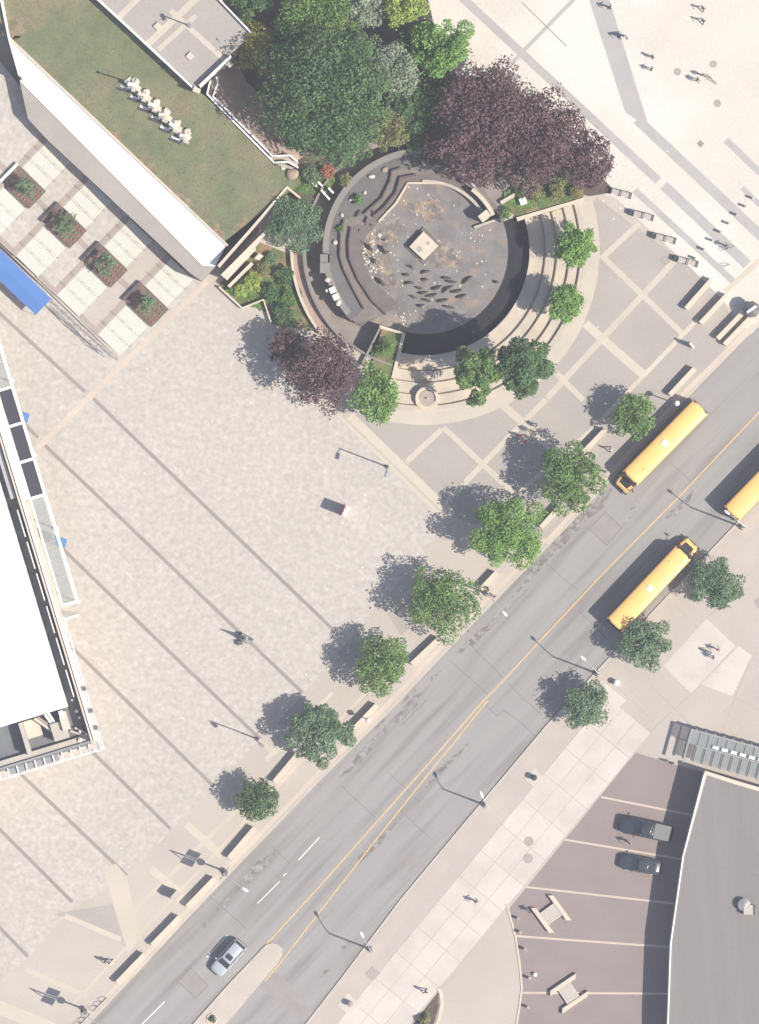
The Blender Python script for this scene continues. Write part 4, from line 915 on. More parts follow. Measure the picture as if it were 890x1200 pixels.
for i, (x, y, r, m, lab) in enumerate(shr):
    zz = {16: .35, 17: .55, 18: .55, 19: .04, 20: .06, 21: -1.3, 12: .3, 13: .3, 14: .3, 15: .3, 23: LZ}.get(i, 0)
    rm = r * S
    root = thing('shrub', lab, 'shrub', P(x, y, zz), group='garden shrubs')
    n = int(3.4 * math.pi * rm * rm / .03) + 60
    pts, nr, cen = crown_points(200 + i, rm, rm * 1.3, 0, n, 12, spread=.7, lr=(.28, .42))
    link('foliage', leaf_mesh('foliage', pts, nr, .19, m, seed=i), root)
    t = MB()
    for c in cen[:4]: t.tube([(0, 0, -.05), (c[0] * .5, c[1] * .5, c[2] * .6), tuple(c)], .03, 5, .01)
    part('stem', t, 'bark', root)
struct('planter_ring', MB().prism(px(ring_pts((249, 1194), 5.0, 6.6, 0, 359.9, 20)), 0, .16), 'cream_concrete', island)
# dense ground cover under the grove edge
gq = np.random.default_rng(5); poly_c = []
for (x, y, r, k) in ((366, 214, 24, 700), (640, 224, 40, 500), (320, 345, 34, 900), (452, 410, 18, 300), (378, 206, 18, 400), (610, 232, 20, 260)):
    a = gq.uniform(0, 2 * np.pi, k); rr = np.sqrt(gq.random(k)) * r
    for xx, yy in zip(x + rr * np.cos(a), y + rr * np.sin(a) * .6): poly_c.append(P(xx, yy, (.35 if 585 < xx or 430 < xx < 470 else .08))[:])
pc = np.array(poly_c); nn = gq.normal(size=pc.shape) * .3 + np.array([0, 0, 1]); nn /= np.linalg.norm(nn, axis=1, keepdims=True)
gc = link('ground_cover', leaf_mesh('ground_cover', pc, nn, .26, 'leaf_mid', seed=3)); gc['kind'] = 'stuff'; gc['label'] = 'low green ground cover at the garden edges'; gc['category'] = 'ground cover'
# tufts that roughen the lawn
from mathutils.geometry import intersect_point_line
lp = [(12, 47), (100, -8), (228, 106), (258, 130), (320, 194), (345, 203), (338, 218), (262, 280)]
def inside(x, y, poly):
    c = False; j = len(poly) - 1
    for i in range(len(poly)):
        if (poly[i][1] > y) != (poly[j][1] > y) and x < (poly[j][0] - poly[i][0]) * (y - poly[i][1]) / (poly[j][1] - poly[i][1]) + poly[i][0]: c = not c
        j = i
    return c
lp2 = [(0, 8), (12, 47), (262, 280), (338, 218), (345, 203), (320, 194), (258, 130), (228, 106), (100, -8), (0, -8)]
tp = []
while len(tp) < 16000:
    x, y = gq.uniform(0, 350), gq.uniform(0, 285)
    if inside(x, y, lp2): tp.append(P(x, y, LZ + .02)[:])
tp = np.array(tp); tn = gq.normal(size=tp.shape) * .3 + np.array([0, 0, 1]); tn /= np.linalg.norm(tn, axis=1, keepdims=True)
leaf_mat('leaf_turf', (0.165, 0.180, 0.09), (0.235, 0.215, 0.125), .1)
gt = link('grass', leaf_mesh('grass', tp, tn, .08, 'leaf_turf', aspect=1.6, seed=9)); gt['kind'] = 'stuff'; gt['label'] = 'short worn grass of the lawn'; gt['category'] = 'grass'

# ------------------------------------------------------------------ fountain fittings
ped = thing('fountain_plinth', 'square pale stone plinth in the middle of the drained fountain', 'plinth', P(497, 288, -1.95))
child('block', MB().prism(px([(480, 289), (496.5, 271), (514, 288), (497, 305)], -.9), -2.0, -1.05), 'cream_concrete', ped)
child('hole_cover', MB().cyl(P(492, 292, -1.06), .35, .04, 16), 'wall_top_grey', ped); child('hole_cover', MB().cyl(P(502, 285, -1.06), .22, .04, 16), 'wall_top_grey', ped)
child('skirt', MB().prism(px([(475, 289), (496.5, 266), (519, 288), (497, 310)], -1.6), -2.0, -1.75), 'basin_wall', ped)
fins = [(481, 313, 9, 20), (499, 319, 11, -20), (523, 326, 13, 12), (529, 330, 15, -3), (548, 328, 15, -32), (512, 337, 14, -22), (525, 339, 16, -33), (535, 341, 15, -15), (506, 346, 15, -20), (496, 343, 13, 0), (541, 347, 14, -12), (491, 337, 11, 3), (480, 332, 12, -3), (519, 352, 16, -6), (500, 352, 12, 2), (493, 358, 10, -4), (526, 360, 15, 4), (498, 328, 8, 0), (484, 348, 8, 5), (476, 322, 9, 10), (582, 331, 6, 0)]
def ordinal(k, n): return ('first', 'second', 'third', 'fourth', 'fifth', 'sixth', 'seventh', 'eighth', 'ninth', 'tenth', 'eleventh', 'twelfth', 'thirteenth', 'fourteenth', 'fifteenth', 'sixteenth', 'seventeenth', 'eighteenth', 'nineteenth', 'twentieth', 'twenty-first')[k]
fins.sort()
for i, (x, y, l, a) in enumerate(fins):
    q = random.Random(i); mb = MB(); hl = l * S / 2; n = 7; secs = []
    for k in range(n):
        t = -1 + 2 * k / (n - 1); w = .15 * (1 - t * t) + .02; hh = .55 * (1 - .8 * t * t) * q.uniform(.85, 1.1) + .06
        xx = t * hl; yy = .08 * math.sin(t * 2 + i)
        secs.append([(xx, yy - w, 0), (xx, yy - w * .3, hh), (xx, yy + w * .3, hh * .95), (xx, yy + w, 0)])
    mb.loft(secs); o = part('stone_fin', mb, 'rock_dark', None, loc=P(x, y, -1.95), rz=R(-a))
    tag(o, f'slim dark stone blade on the drained fountain floor, {ordinal(i, 21)} from the left', 'stone', 'dark stone blades on the fountain floor')
cascade = [(432, 232, 13, 80, 'rock_dark'), (420, 251, 12, -60, 'rock_dark'), (438, 250, 9, 80, 'rock_dark'), (429, 259, 11, -70, 'rock_dark'), (421, 270, 12, -65, 'rock_dark'), (435, 264, 10, 50, 'rock_dark'), (424, 284, 10, 60, 'rock_dark'), (434, 290, 12, 60, 'rock_dark'), (450, 293, 13, 55, 'rock_dark'), (439, 305, 10, 62, 'rock_dark'), (447, 330, 14, 45, 'rock_dark'), (425, 262, 9, 10, 'rock_tan'), (437, 270, 8, 20, 'rock_tan'), (444, 262, 6, 0, 'rock_tan'), (430, 277, 6, 30, 'rock_tan'), (428, 295, 5, 0, 'rock_pale'), (433, 300, 5, 20, 'rock_pale'), (436, 312, 5, 50, 'rock_pale'), (452, 282, 6, 0, 'rock_tan'), (458, 296, 5, 0, 'rock_pale')]
cz_ = random.Random(8); cascade.sort(key=lambda c: c[1]); cnt = {}
for i, (x, y, l, a, m) in enumerate(cascade):
    zz = .5 if x < 425 and y < 262 else (-.4 if y < 262 else -1.6)
    mb = MB(); mb.blob((0, 0, .12), l * S / 2, seed=i, sub=1, jit=.25, flat=.75); mb.v = [(p[0], p[1] * .38, p[2]) for p in mb.v]
    o = part('cascade_rock', mb, m, None, loc=P(x, y, zz), rz=R(-a))
    kind = {'rock_dark': 'long dark rock of the cascade left of the plinth', 'rock_tan': 'tan rock of the cascade left of the plinth', 'rock_pale': 'small pale rock of the cascade left of the plinth'}[m]
    cnt[m] = cnt.get(m, -1) + 1
    tag(o, f'{kind}, {ordinal(cnt[m], 0)} from the top', 'rock', kind.replace(' rock', ' rocks', 1))
terr_st = [(436, 207, 'white slab-like stone on the upper gravel terrace', 8, 5, .45), (451, 199, 'tan slab-like stone near the top of the gravel terrace', 8, 6, .4), (411, 234, 'small white stone beside the terrace plant', 5, 3, .3), (428, 226, 'small pale stone right of the terrace plant', 5, 4, .3), (401, 252, 'pale stone at the bend of the terrace wall', 5, 4, .35), (393, 284, 'round cream boulder on the left of the terrace', 6, 6, .5), (384, 328, 'oblong pale boulder above the white blocks', 7, 6, .5), (383, 340.5, 'small white round stone beside the white blocks', 4, 4, .3), (397, 355, 'pale boulder below the white blocks', 8, 6, .5)]
for i, (x, y, lab, a, b, h) in enumerate(terr_st):
    mb = MB(); mb.blob((0, 0, h * .35), .5, seed=60 + i, sub=2, jit=.12, flat=h); mb.v = [(p[0] * a * S, p[1] * b * S, p[2]) for p in mb.v]
    tag(part('terrace_stone', mb, 'rock_pale' if i != 1 else 'rock_tan', None, loc=P(x, y, .55), rz=R(30 * i)), lab, 'stone')
for i, (x, y, lab) in enumerate(((390, 340, 'upper of two white square blocks on the gravel terrace'), (394, 348, 'lower of two white square blocks on the gravel terrace'))):
    tag(part('stone_block', MB().box((0, 0, .25), (.75, .7, .5)), 'white_concrete', None, loc=P(x, y, .55), rz=R(25), bevel=.03), lab, 'block')
pumph = thing('pump_housing', 'grey box housing with a side panel on the gravel terrace', 'housing', P(382, 309, .55))
child('box', MB().box(P(381, 314, 1.1), (1.15, 1.2, 1.1)), 'rim_grey', pumph); child('lid', MB().box(P(380, 303, 1.0), (.9, 1.0, .9)), 'rim_grey', pumph); child('side_panel', MB().box(P(388, 309, .9), (.3, 2.0, .8)), 'basin_wall', pumph)
dr = random.Random(12)
dpts = []
for k in range(120):
    a = dr.uniform(0, 2 * math.pi); rr = 80 * math.sqrt(dr.random()); dpts.append((C[0] + rr * math.cos(a), C[1] + rr * math.sin(a), dr.uniform(.04, .14)))
for k in range(60): dpts.append((dr.gauss(436, 9), dr.gauss(300, 14), dr.uniform(.06, .2)))
for k in range(40): dpts.append((dr.gauss(466, 4), dr.gauss(380, 9), dr.uniform(.06, .2)))
mb = MB()
for k, (x, y, s) in enumerate(dpts): mb.blob(P(x, y, -1.93), s, seed=k, sub=1, jit=.3, flat=.5)
o = link('debris', mb.mesh('debris', 'rock_pale')); o['kind'] = 'stuff'; o['label'] = 'scattered pale stone chips on the drained fountain floor'; o['category'] = 'debris'
# small round basin at the bottom of the tiers
rb = thing('round_basin', 'small round brown basin in a horseshoe wall below the fountain', 'basin', P(501, 467, 0))
child('horseshoe_wall', MB().prism(px(ring_pts((501, 467), 10, 14, 160, 380, 24)), -1.0, .35), 'cream_concrete', rb)
child('apron', MB().prism(px(ring_pts((501, 467), 9, 14.5, -2, 182, 24)), -1.0, .10), 'tier_stone', rb)
child('dish', MB().cyl(P(501, 467, -.3), .95, .42, 24), 'brown_strip', rb)
child('gnomon', MB().box(P(501, 467, .35), (.25, .12, .5), .4, .3), 'white_metal', rb)
tag(part('utility_box', MB().box((0, 0, .35), (.8, .8, .7)), 'sign_white', None, loc=P(613, 236, .3), rz=R(20), bevel=.03), 'small white utility box in the grassy planter', 'box')

# ------------------------------------------------------------------ lawn sculpture
sc = thing('lawn_sculpture', 'row of white and grey upright blocks on a pale stone bed on the lawn', 'sculpture', P(183, 130, LZ))
sd = Vector((72, 71)).normalized(); sn = Vector((sd.y, -sd.x))
S0 = Vector((149, 93))
child('bed', MB().prism(px([tuple(S0 - sn * -5), tuple(S0 + sd * 102 + sn * 5), tuple(S0 + sd * 102 - sn * 5), tuple(S0 - sn * 5)], LZ), LZ - .1, LZ + .16), 'rock_pale', sc)
q = random.Random(2)
for k in range(6):
    c = S0 + sd * (8 + k * 17) - sn * 1
    p = P(c.x, c.y, LZ); hgt = (1.5, 1.7, 1.8, 1.8, 1.7, .8)[k]
    ang = R(-22)
    child('upright_block', MB().box(p + Vector((0, 0, hgt / 2)), (.85, .45, hgt), ang + q.uniform(-.3, .3), .85), 'rock_pale' if k % 2 else 'white_concrete', sc)
    child('upright_block', MB().box(p + Vector((.35, -.75, hgt * .4)), (.8, .35, hgt * .8), ang, .8), 'concrete', sc)
    child('dark_panel', MB().box(p + Vector((-.1, -.40, .5)), (.6, .28, 1.0), ang), 'grey_metal', sc)
    child('shadow_pattern_plate', MB().box(p + Vector((-.85 + .2 * q.random(), -.30, .05)), (1.2, .28, .1), R(-20 + q.uniform(-6, 6))), 'white_concrete', sc)
    child('shadow_pattern_plate', MB().box(p + Vector((-1.0 + .2 * q.random(), -.62, .035)), (1.5, .30, .07), R(-20 + q.uniform(-5, 5))), 'dark_metal', sc)  # dark plate paints the block's cast shadow; the white one the gap between
    child('planting', MB().blob(p + Vector((.5, .35, .25)), .45, seed=k, sub=2, jit=.3), 'rock_pale', sc)
fp = thing('flag_pole', 'slim bare pole at the upper end of the lawn sculpture', 'pole', P(147, 95, LZ))
child('shaft', MB().tube([P(147, 95, LZ), P(147, 95, LZ + 4)], .1, 8, .07), 'grey_metal', fp); child('finial', MB().blob(P(147, 95, LZ + 4.1), .2, sub=1, jit=0), 'grey_metal', fp)
st = MB().blob((0, 0, .2), .7, seed=4, sub=2, jit=.15, flat=.5)
tag(part('boulder', st, 'rock_tan', None, loc=P(343, 204, LZ)), 'tan boulder at the foot of the white ramp', 'boulder')
tag(part('boulder', MB().blob((0, 0, .1), .28, seed=5, sub=1, jit=.2, flat=.6), 'rock_pale', None, loc=P(332, 197, LZ)), 'small pale boulder by the ramp bend', 'boulder')

# ------------------------------------------------------------------ concrete blocks along the west kerb and right
blocks = [((834, 328), (804, 362), 'long concrete block bench, topmost of the four beside the right-hand plaza edge'), ((852, 346), (821, 379), 'long concrete block bench, second of the four beside the right-hand plaza edge'),
          ((872, 365), (841, 397), 'long concrete block bench, third of the four at the right edge'), ((880, 372), (849, 404), 'long concrete block bench closest to the road at the right edge'),
          ((814, 432), (785, 463), 'concrete block bench just above the rear of the upper bus'), ((709, 504), (682, 532), 'concrete block bench left of the upper bus, below its tree'),
          ((656, 594), (634, 618), 'short concrete block bench between the two largest street trees'), ((582, 671), (564, 690), 'short concrete block bench below the densest street tree'),
          ((515, 748), (483, 778), 'concrete block bench between the loose tree and the round tree'), ((442, 826), (415, 854), 'concrete block bench with a round lamp beside it'),
          ((348, 885), (322, 916), 'concrete block bench beside the bluish tree'), ((299, 970), (269, 1005), 'concrete block bench just below the lowest west tree'),
          ((252, 1029), (220, 1062), 'concrete block bench, third from the bottom left corner'), ((211, 1074), (179, 1107), 'concrete block bench, second from the bottom left corner'), ((170, 1118), (138, 1151), 'concrete block bench nearest the bottom left corner')]
for a, b, lab in blocks:
    c = ((a[0] + b[0]) / 2, (a[1] + b[1]) / 2); l = math.dist(a, b) * S
    o = thing('block_bench', lab, 'bench', P(*c), math.atan2(-(b[1] - a[1]), b[0] - a[0]), 'concrete block benches')
    part('block', MB().box((0, 0, .5), (l, .5, .9), 0), 'cream_concrete', o, bevel=.03)
    part('plinth', MB().box((0, 0, .04), (l - .3, .36, .1), 0), 'concrete', o)
    part('top_slab', MB().box((0, 0, .99), (l + .06, .58, .08), 0), 'cream_concrete', o, bevel=.02)
# metal benches along the right plaza edge
for (x, y, lab) in ((728, 227, 'metal framed bench at the end of the purple tree, first of four'), (754, 253, 'metal framed bench, second from the purple tree'), (780, 280, 'metal framed bench, third from the purple tree'), (806, 307, 'metal framed bench nearest the long concrete blocks')):
    o = thing('park_bench', lab, 'bench', P(x, y), R(-14), 'metal framed benches in a row')
    for k in range(5): part('slat', MB().box((0, -.22 + k * .11, .45), (2.2, .085, .05)), 'concrete_slab', o)
    for k in range(2): part('back_slat', MB().box((0, .36, .62 + k * .14), (2.3, .05, .1)), 'bronze', o)
    for sx in (-1.2, 0, 1.2):
        part('leg', MB().box((sx, 0, .22), (.08, .7, .44)), 'bronze', o)
        part('arm', MB().box((sx, 0, .72), (.09, .75, .06)).box((sx, -.34, .58), (.07, .06, .3)).box((sx, .36, .58), (.07, .06, .35)), 'bronze', o)
    part('end_box', MB().box((-1.55, .05, .35), (.35, .6, .7)), 'dark_metal', o) if x != 728 else None
# bollards in a diagonal row
bl = [(882, 232.5), (873.5, 242), (863.5, 252), (854, 262), (844.5, 272), (835, 282), (825, 292.5), (815, 303)]
for i, (x, y) in enumerate(bl):
    o = thing('bollard', ('topmost', 'second', 'third', 'fourth', 'fifth', 'sixth', 'seventh', 'lowest')[i] + ' bollard in the diagonal row right of the metal benches', 'bollard', P(x, y), group='bollards in a diagonal row')
    part('post', MB().cyl((0, 0, 0), .15, .85, 12, .13), 'cream_concrete', o); part('cap', MB().lathe([(.17, .85), (.17, .92), (.1, .98), (.02, 1.0)], n=12), 'concrete', o)
for i, (x, y) in enumerate(((607, 1076), (609.5, 1092), (615, 1112), (620.5, 1146), (618.5, 1180))):
    o = thing('bollard', ('topmost', 'second', 'third', 'fourth', 'lowest')[i] + ' white bollard along the curved edge of the parking court', 'bollard', P(x, y), group='white bollards of the parking court')
    part('post', MB().cyl((0, 0, 0), .17, .75, 12), 'sign_white', o); part('cap', MB().lathe([(.19, .75), (.19, .82), (.12, .87), (.02, .88)], n=12), 'wall_top_grey', o)

# ------------------------------------------------------------------ lamps
def plaza_lamp(x, y, h, lab, hx, hy, z=0):
    o = thing('plaza_lamp', lab, 'lamp', P(x, y, z), group='plaza lamps')
    part('base', MB().lathe([(.22, 0), (.22, .25), (.12, .4)], n=10), 'bronze', o)
    part('pole', MB().tube([(0, 0, 0), (0, 0, h)], .1, 8, .07), 'bronze', o)
    part('arm', MB().tube([(0, 0, h - .3), (hx * .5, hy * .5, h + .1), (hx, hy, h + .05)], .05, 6), 'bronze', o)
    part('lamp_head', MB().box((hx, hy, h), (.75, .4, .18), math.atan2(hy, hx)), 'grey_metal', o, bevel=.03)
    return o
plaza_lamp(454, 547, 7.0, 'dark plaza lamp left of the panelled paving with a long thin shadow', -.15, -.9)
plaza_lamp(302, 866, 7.0, 'dark plaza lamp left of the bluish street tree', .6, -.5)
plaza_lamp(222, 30, 3.9, 'dark lamp post on the upper terrace', .1, -.2, LZ + 1.75)
def street_lamp(x, y, h, ax, ay, lab, basket=False, grp='street lamps'):
    o = thing('street_lamp', lab, 'street lamp', P(x, y), group=grp)
    part('base', MB().box((0, 0, .3), (.5, .5, .6), .78), 'concrete', o)
    part('pole', MB().tube([(0, 0, 0), (0, 0, h)], .13, 8, .08), 'lamp_metal', o)
    part('arm', MB().tube([(0, 0, h - .1), (ax * .5, ay * .5, h + .25), (ax, ay, h + .3)], .06, 6, .045), 'lamp_metal', o)
    L = math.hypot(ax, ay)
    part('lamp_head', MB().loft([[(L - .1, -.08, h + .25), (L - .1, .08, h + .25), (L - .1, .1, h + .4), (L - .1, -.1, h + .4)], [(L + .3, -.16, h + .22), (L + .3, .16, h + .22), (L + .35, .15, h + .46), (L + .35, -.15, h + .46)], [(L + .65, -.08, h + .25), (L + .65, .08, h + .25), (L + .65, .06, h + .36), (L + .65, -.06, h + .36)]]), 'white_metal', o, rz=math.atan2(ay, ax))
    if basket:
        part('flower_basket', MB().lathe([(.1, 3.0), (.36, 3.3), (.42, 3.6), (.2, 3.75)], (.0, 0, 0), 10), 'bronze', o)
        for s_ in (-1, 1): part('banner', MB().box((-ay / L * .55 * s_, ax / L * .55 * s_, 5.0), (.05, .8, 1.7), math.atan2(ay, ax)), 'dark_metal', o)
    return o
street_lamp(264, 1021, 8.0, 2.3, -1.6, 'street lamp with dark banners and basket, by the third concrete block', True)
street_lamp(100, 1183, 8.0, 2.3, -1.4, 'street lamp with dark banners and basket in the bottom left corner', True)
street_lamp(572, 696, 7.0, 1.7, -2.0, 'street lamp reaching over the road below the densest tree')
street_lamp(436, 1113, 6.2, -1.0, 1.9, 'street lamp on the east kerb near the traffic island')
street_lamp(570, 944, 6.2, -.5, 1.3, 'street lamp on the east kerb beside the parking court walkway')
street_lamp(702, 790, 6.6, -1.8, 1.8, 'street lamp on the east kerb between the two lower trees')
street_lamp(871, 618, 7.4, -2.0, 1.6, 'street lamp on the east kerb beside the bus cut by the right edge')
for (x, y, h, lab) in ((793, 472, 3.6, 'globe lamp beside the rear of the upper school bus'), (433, 842, 2.4, 'globe lamp beside a concrete block bench')):
    o = thing('globe_lamp', lab, 'lamp', P(x - 1, y + 1), group='globe lamps')
    part('pole', MB().tube([(0, 0, 0), (0, 0, h)], .07, 8), 'lamp_metal', o); part('globe', MB().lathe([(.05, 0), (.25, .1), (.33, .33), (.25, .55), (.04, .66)], (0, 0, h - .1), 14), 'sign_white', o, smooth=True)

# ------------------------------------------------------------------ signs, boxes, small fixtures
o = thing('pylon_sign', 'white-topped red pylon sign standing alone on the mottled plaza', 'sign', P(405, 599), R(-25), 'pylon signs') ; del o['group']
part('column', MB().box((0, 0, 1.5), (.55, 1.25, 3.0)), 'sign_white', o, bevel=.02); part('panel', MB().box((-.30, 0, 1.5), (.06, 1.05, 2.6)), 'sign_red', o); part('top_band', MB().box((-.22, 0, 3.02), (.14, 1.25, .06)), 'sign_red', o); part('plinth', MB().box((0, 0, .05), (.8, 1.5, .1)), 'concrete', o)
o = thing('sculpture', 'dark metal sculpture with pointed mast standing on a plaza strip', 'sculpture', P(287, 748), R(-40))
part('drum', MB().box((-.05, 0, .5), (1.25, .95, 1.0), .2, .72), 'grey_metal', o)
part('plate', MB().box((.5, .3, .55), (.9, .25, 1.1), .5), 'bronze', o); part('plate', MB().box((-.1, -.75, .3), (.6, .5, .6), .9), 'bronze', o)
part('mast', MB().tube([(0, 0, 1.1), (0, 0, 3.6)], .28, 8, .04), 'bronze', o); part('crown_piece', MB().box((.15, .1, 1.35), (.4, .4, .25), .4), 'lamp_metal', o)
o = thing('information_post', 'white leaning post with tapering shadow among the pale grid paving', 'post', P(810, 405), R(-50))
part('board', MB().box((0, 0, 1.1), (.75, .22, 2.2), 0, .8), 'sign_white', o); part('foot', MB().box((0, 0, .05), (.9, .5, .1)), 'concrete', o)
o = thing('kiosk', 'white box kiosk with a dark shadow by the second lowest concrete block', 'kiosk', P(207, 1049), R(-40))
part('cabinet', MB().box((0, 0, 1.0), (.75, 1.0, 2.0)), 'sign_white', o, bevel=.03); part('roof', MB().box((0, 0, 2.05), (.8, 1.05, .1)), 'concrete', o); part('screen', MB().box((-.39, 0, 1.2), (.03, .8, 1.2)), 'car_glass', o)
o = thing('street_cart', 'dark food cart with pale stripe at the right edge by the long blocks', 'cart', P(880, 363), R(35))
part('body', MB().box((0, 0, .6), (1.4, .9, .8)), 'dark_metal', o, bevel=.05); part('roof', MB().lathe([(1.0, 1.9), (.95, 2.0), (.1, 2.35)], n=8), 'bronze', o); part('stripe', MB().box((0, 0, 2.33), (1.3, .3, .06)), 'sign_white', o)
for sx in (-.5, .5):
    part('wheel', MB().cyl((sx, -.55, .25), .25, .1, 12, axis='Y'), 'tyre', o); part('wheel', MB().cyl((sx, .45, .25), .25, .1, 12, axis='Y'), 'tyre', o)
    part('roof_post', MB().tube([(sx, .3, .9), (sx, .3, 1.95)], .03, 6), 'chrome', o)
def bike_rack(x, y, a, lab, n=1):
    o = thing('bike_rack', lab, 'bike rack', P(x, y), R(a), 'bike racks')
    for k in range(n):
        cx = (k - (n - 1) / 2) * .75
        part('hoop', MB().tube([(cx - .32, 0, 0), (cx - .32, 0, .55), (cx - .2, 0, .8), (cx + .2, 0, .8), (cx + .32, 0, .55), (cx + .32, 0, 0)], .035, 6), 'dark_metal' if n > 1 else 'lamp_metal', o)
    part('rail', MB().box((0, 0, .03), (n * .75, .12, .06)), 'grey_metal', o)
bike_rack(117, 1177, 45, 'bike rack by the corner street lamp, upper half', 3); bike_rack(98, 1196, 45, 'bike rack by the corner street lamp, lower half', 3); bike_rack(852, 311, 20, 'single pale bike hoop below the cyclist', 1)
# slanted seats in the parking court: two pale bars with a slatted seat between
def h_bench(c, ang, lab):
    o = thing('sculptural_bench', lab, 'bench', P(*c), R(ang), 'sculptural benches in the parking court')
    for s_ in (-1, 1):
        b = MB().prism([(-2.0, -.25), (1.6, -.25), (2.0, .25), (-1.6, .25)], 0, .55); part('side_wall', b, 'cream_concrete', o, loc=(0, s_ * 1.25, 0))
    for k in range(7): part('slat', MB().box((-.75 + k * .25, 0, .42), (.2, 1.95, .07)), 'concrete_slab', o)
    part('support', MB().box((0, 0, .2), (1.5, 1.6, .36)), 'brown_strip', o)
h_bench((646, 1071), -54, 'pale H-shaped bench at the upper part of the parking court'); h_bench((667, 1164), 34, 'pale H-shaped bench at the lower part of the parking court')
tag(part('utility_box', MB().cyl((0, 0, 0), .22, .5, 12), 'sign_white', None, loc=P(627.5, 1142)), 'tiny white round box beside the parking court bollards', 'box')
for i, (x, y, lab) in enumerate(((411, 1176, 'dark round stump pot on its pale square by the bottom kerb'), (626, 911, 'dark pot on a pale square between road and parking court'), (723, 800, 'small pale litter bin between the lower east trees'))):
    o = thing('litter_bin', lab, 'bin', P(x, y), R(30 * i))
    part('drum', MB().lathe([(.28, 0), (.33, .7), (.33, .85), (.1, .88)], n=12), ('bronze', 'bronze', 'sign_white')[i], o); part('lid', MB().lathe([(.36, .85), (.36, .92), (.15, 1.05), (.03, 1.06)], n=12), ('brown_strip', 'dark_metal', 'white_metal')[i], o)

# small pale litter on the paving
lq = random.Random(31); mb = MB()
for (x, y) in [(173, 432), (214, 842), (252, 842), (142, 994), (45, 1093), (594, 722), (727, 244), (715, 326), (701, 383), (765, 421), (428, 580), (429, 586)] + [(lq.uniform(150, 620), lq.uniform(380, 900)) for _ in range(40)] + [(lq.uniform(560, 880), lq.uniform(20, 320)) for _ in range(30)]:
    if (x + y > 1180 and y > 330) or math.dist((x, y), C) < 205: continue
    mb.blob(P(x, y, .03), lq.uniform(.04, .13), seed=int(x), sub=1, jit=.3, flat=.3)
o = link('litter', mb.mesh('litter', 'sign_white')); o['kind'] = 'stuff'; o['label'] = 'scattered pale litter and gum spots on the paving'; o['category'] = 'litter'

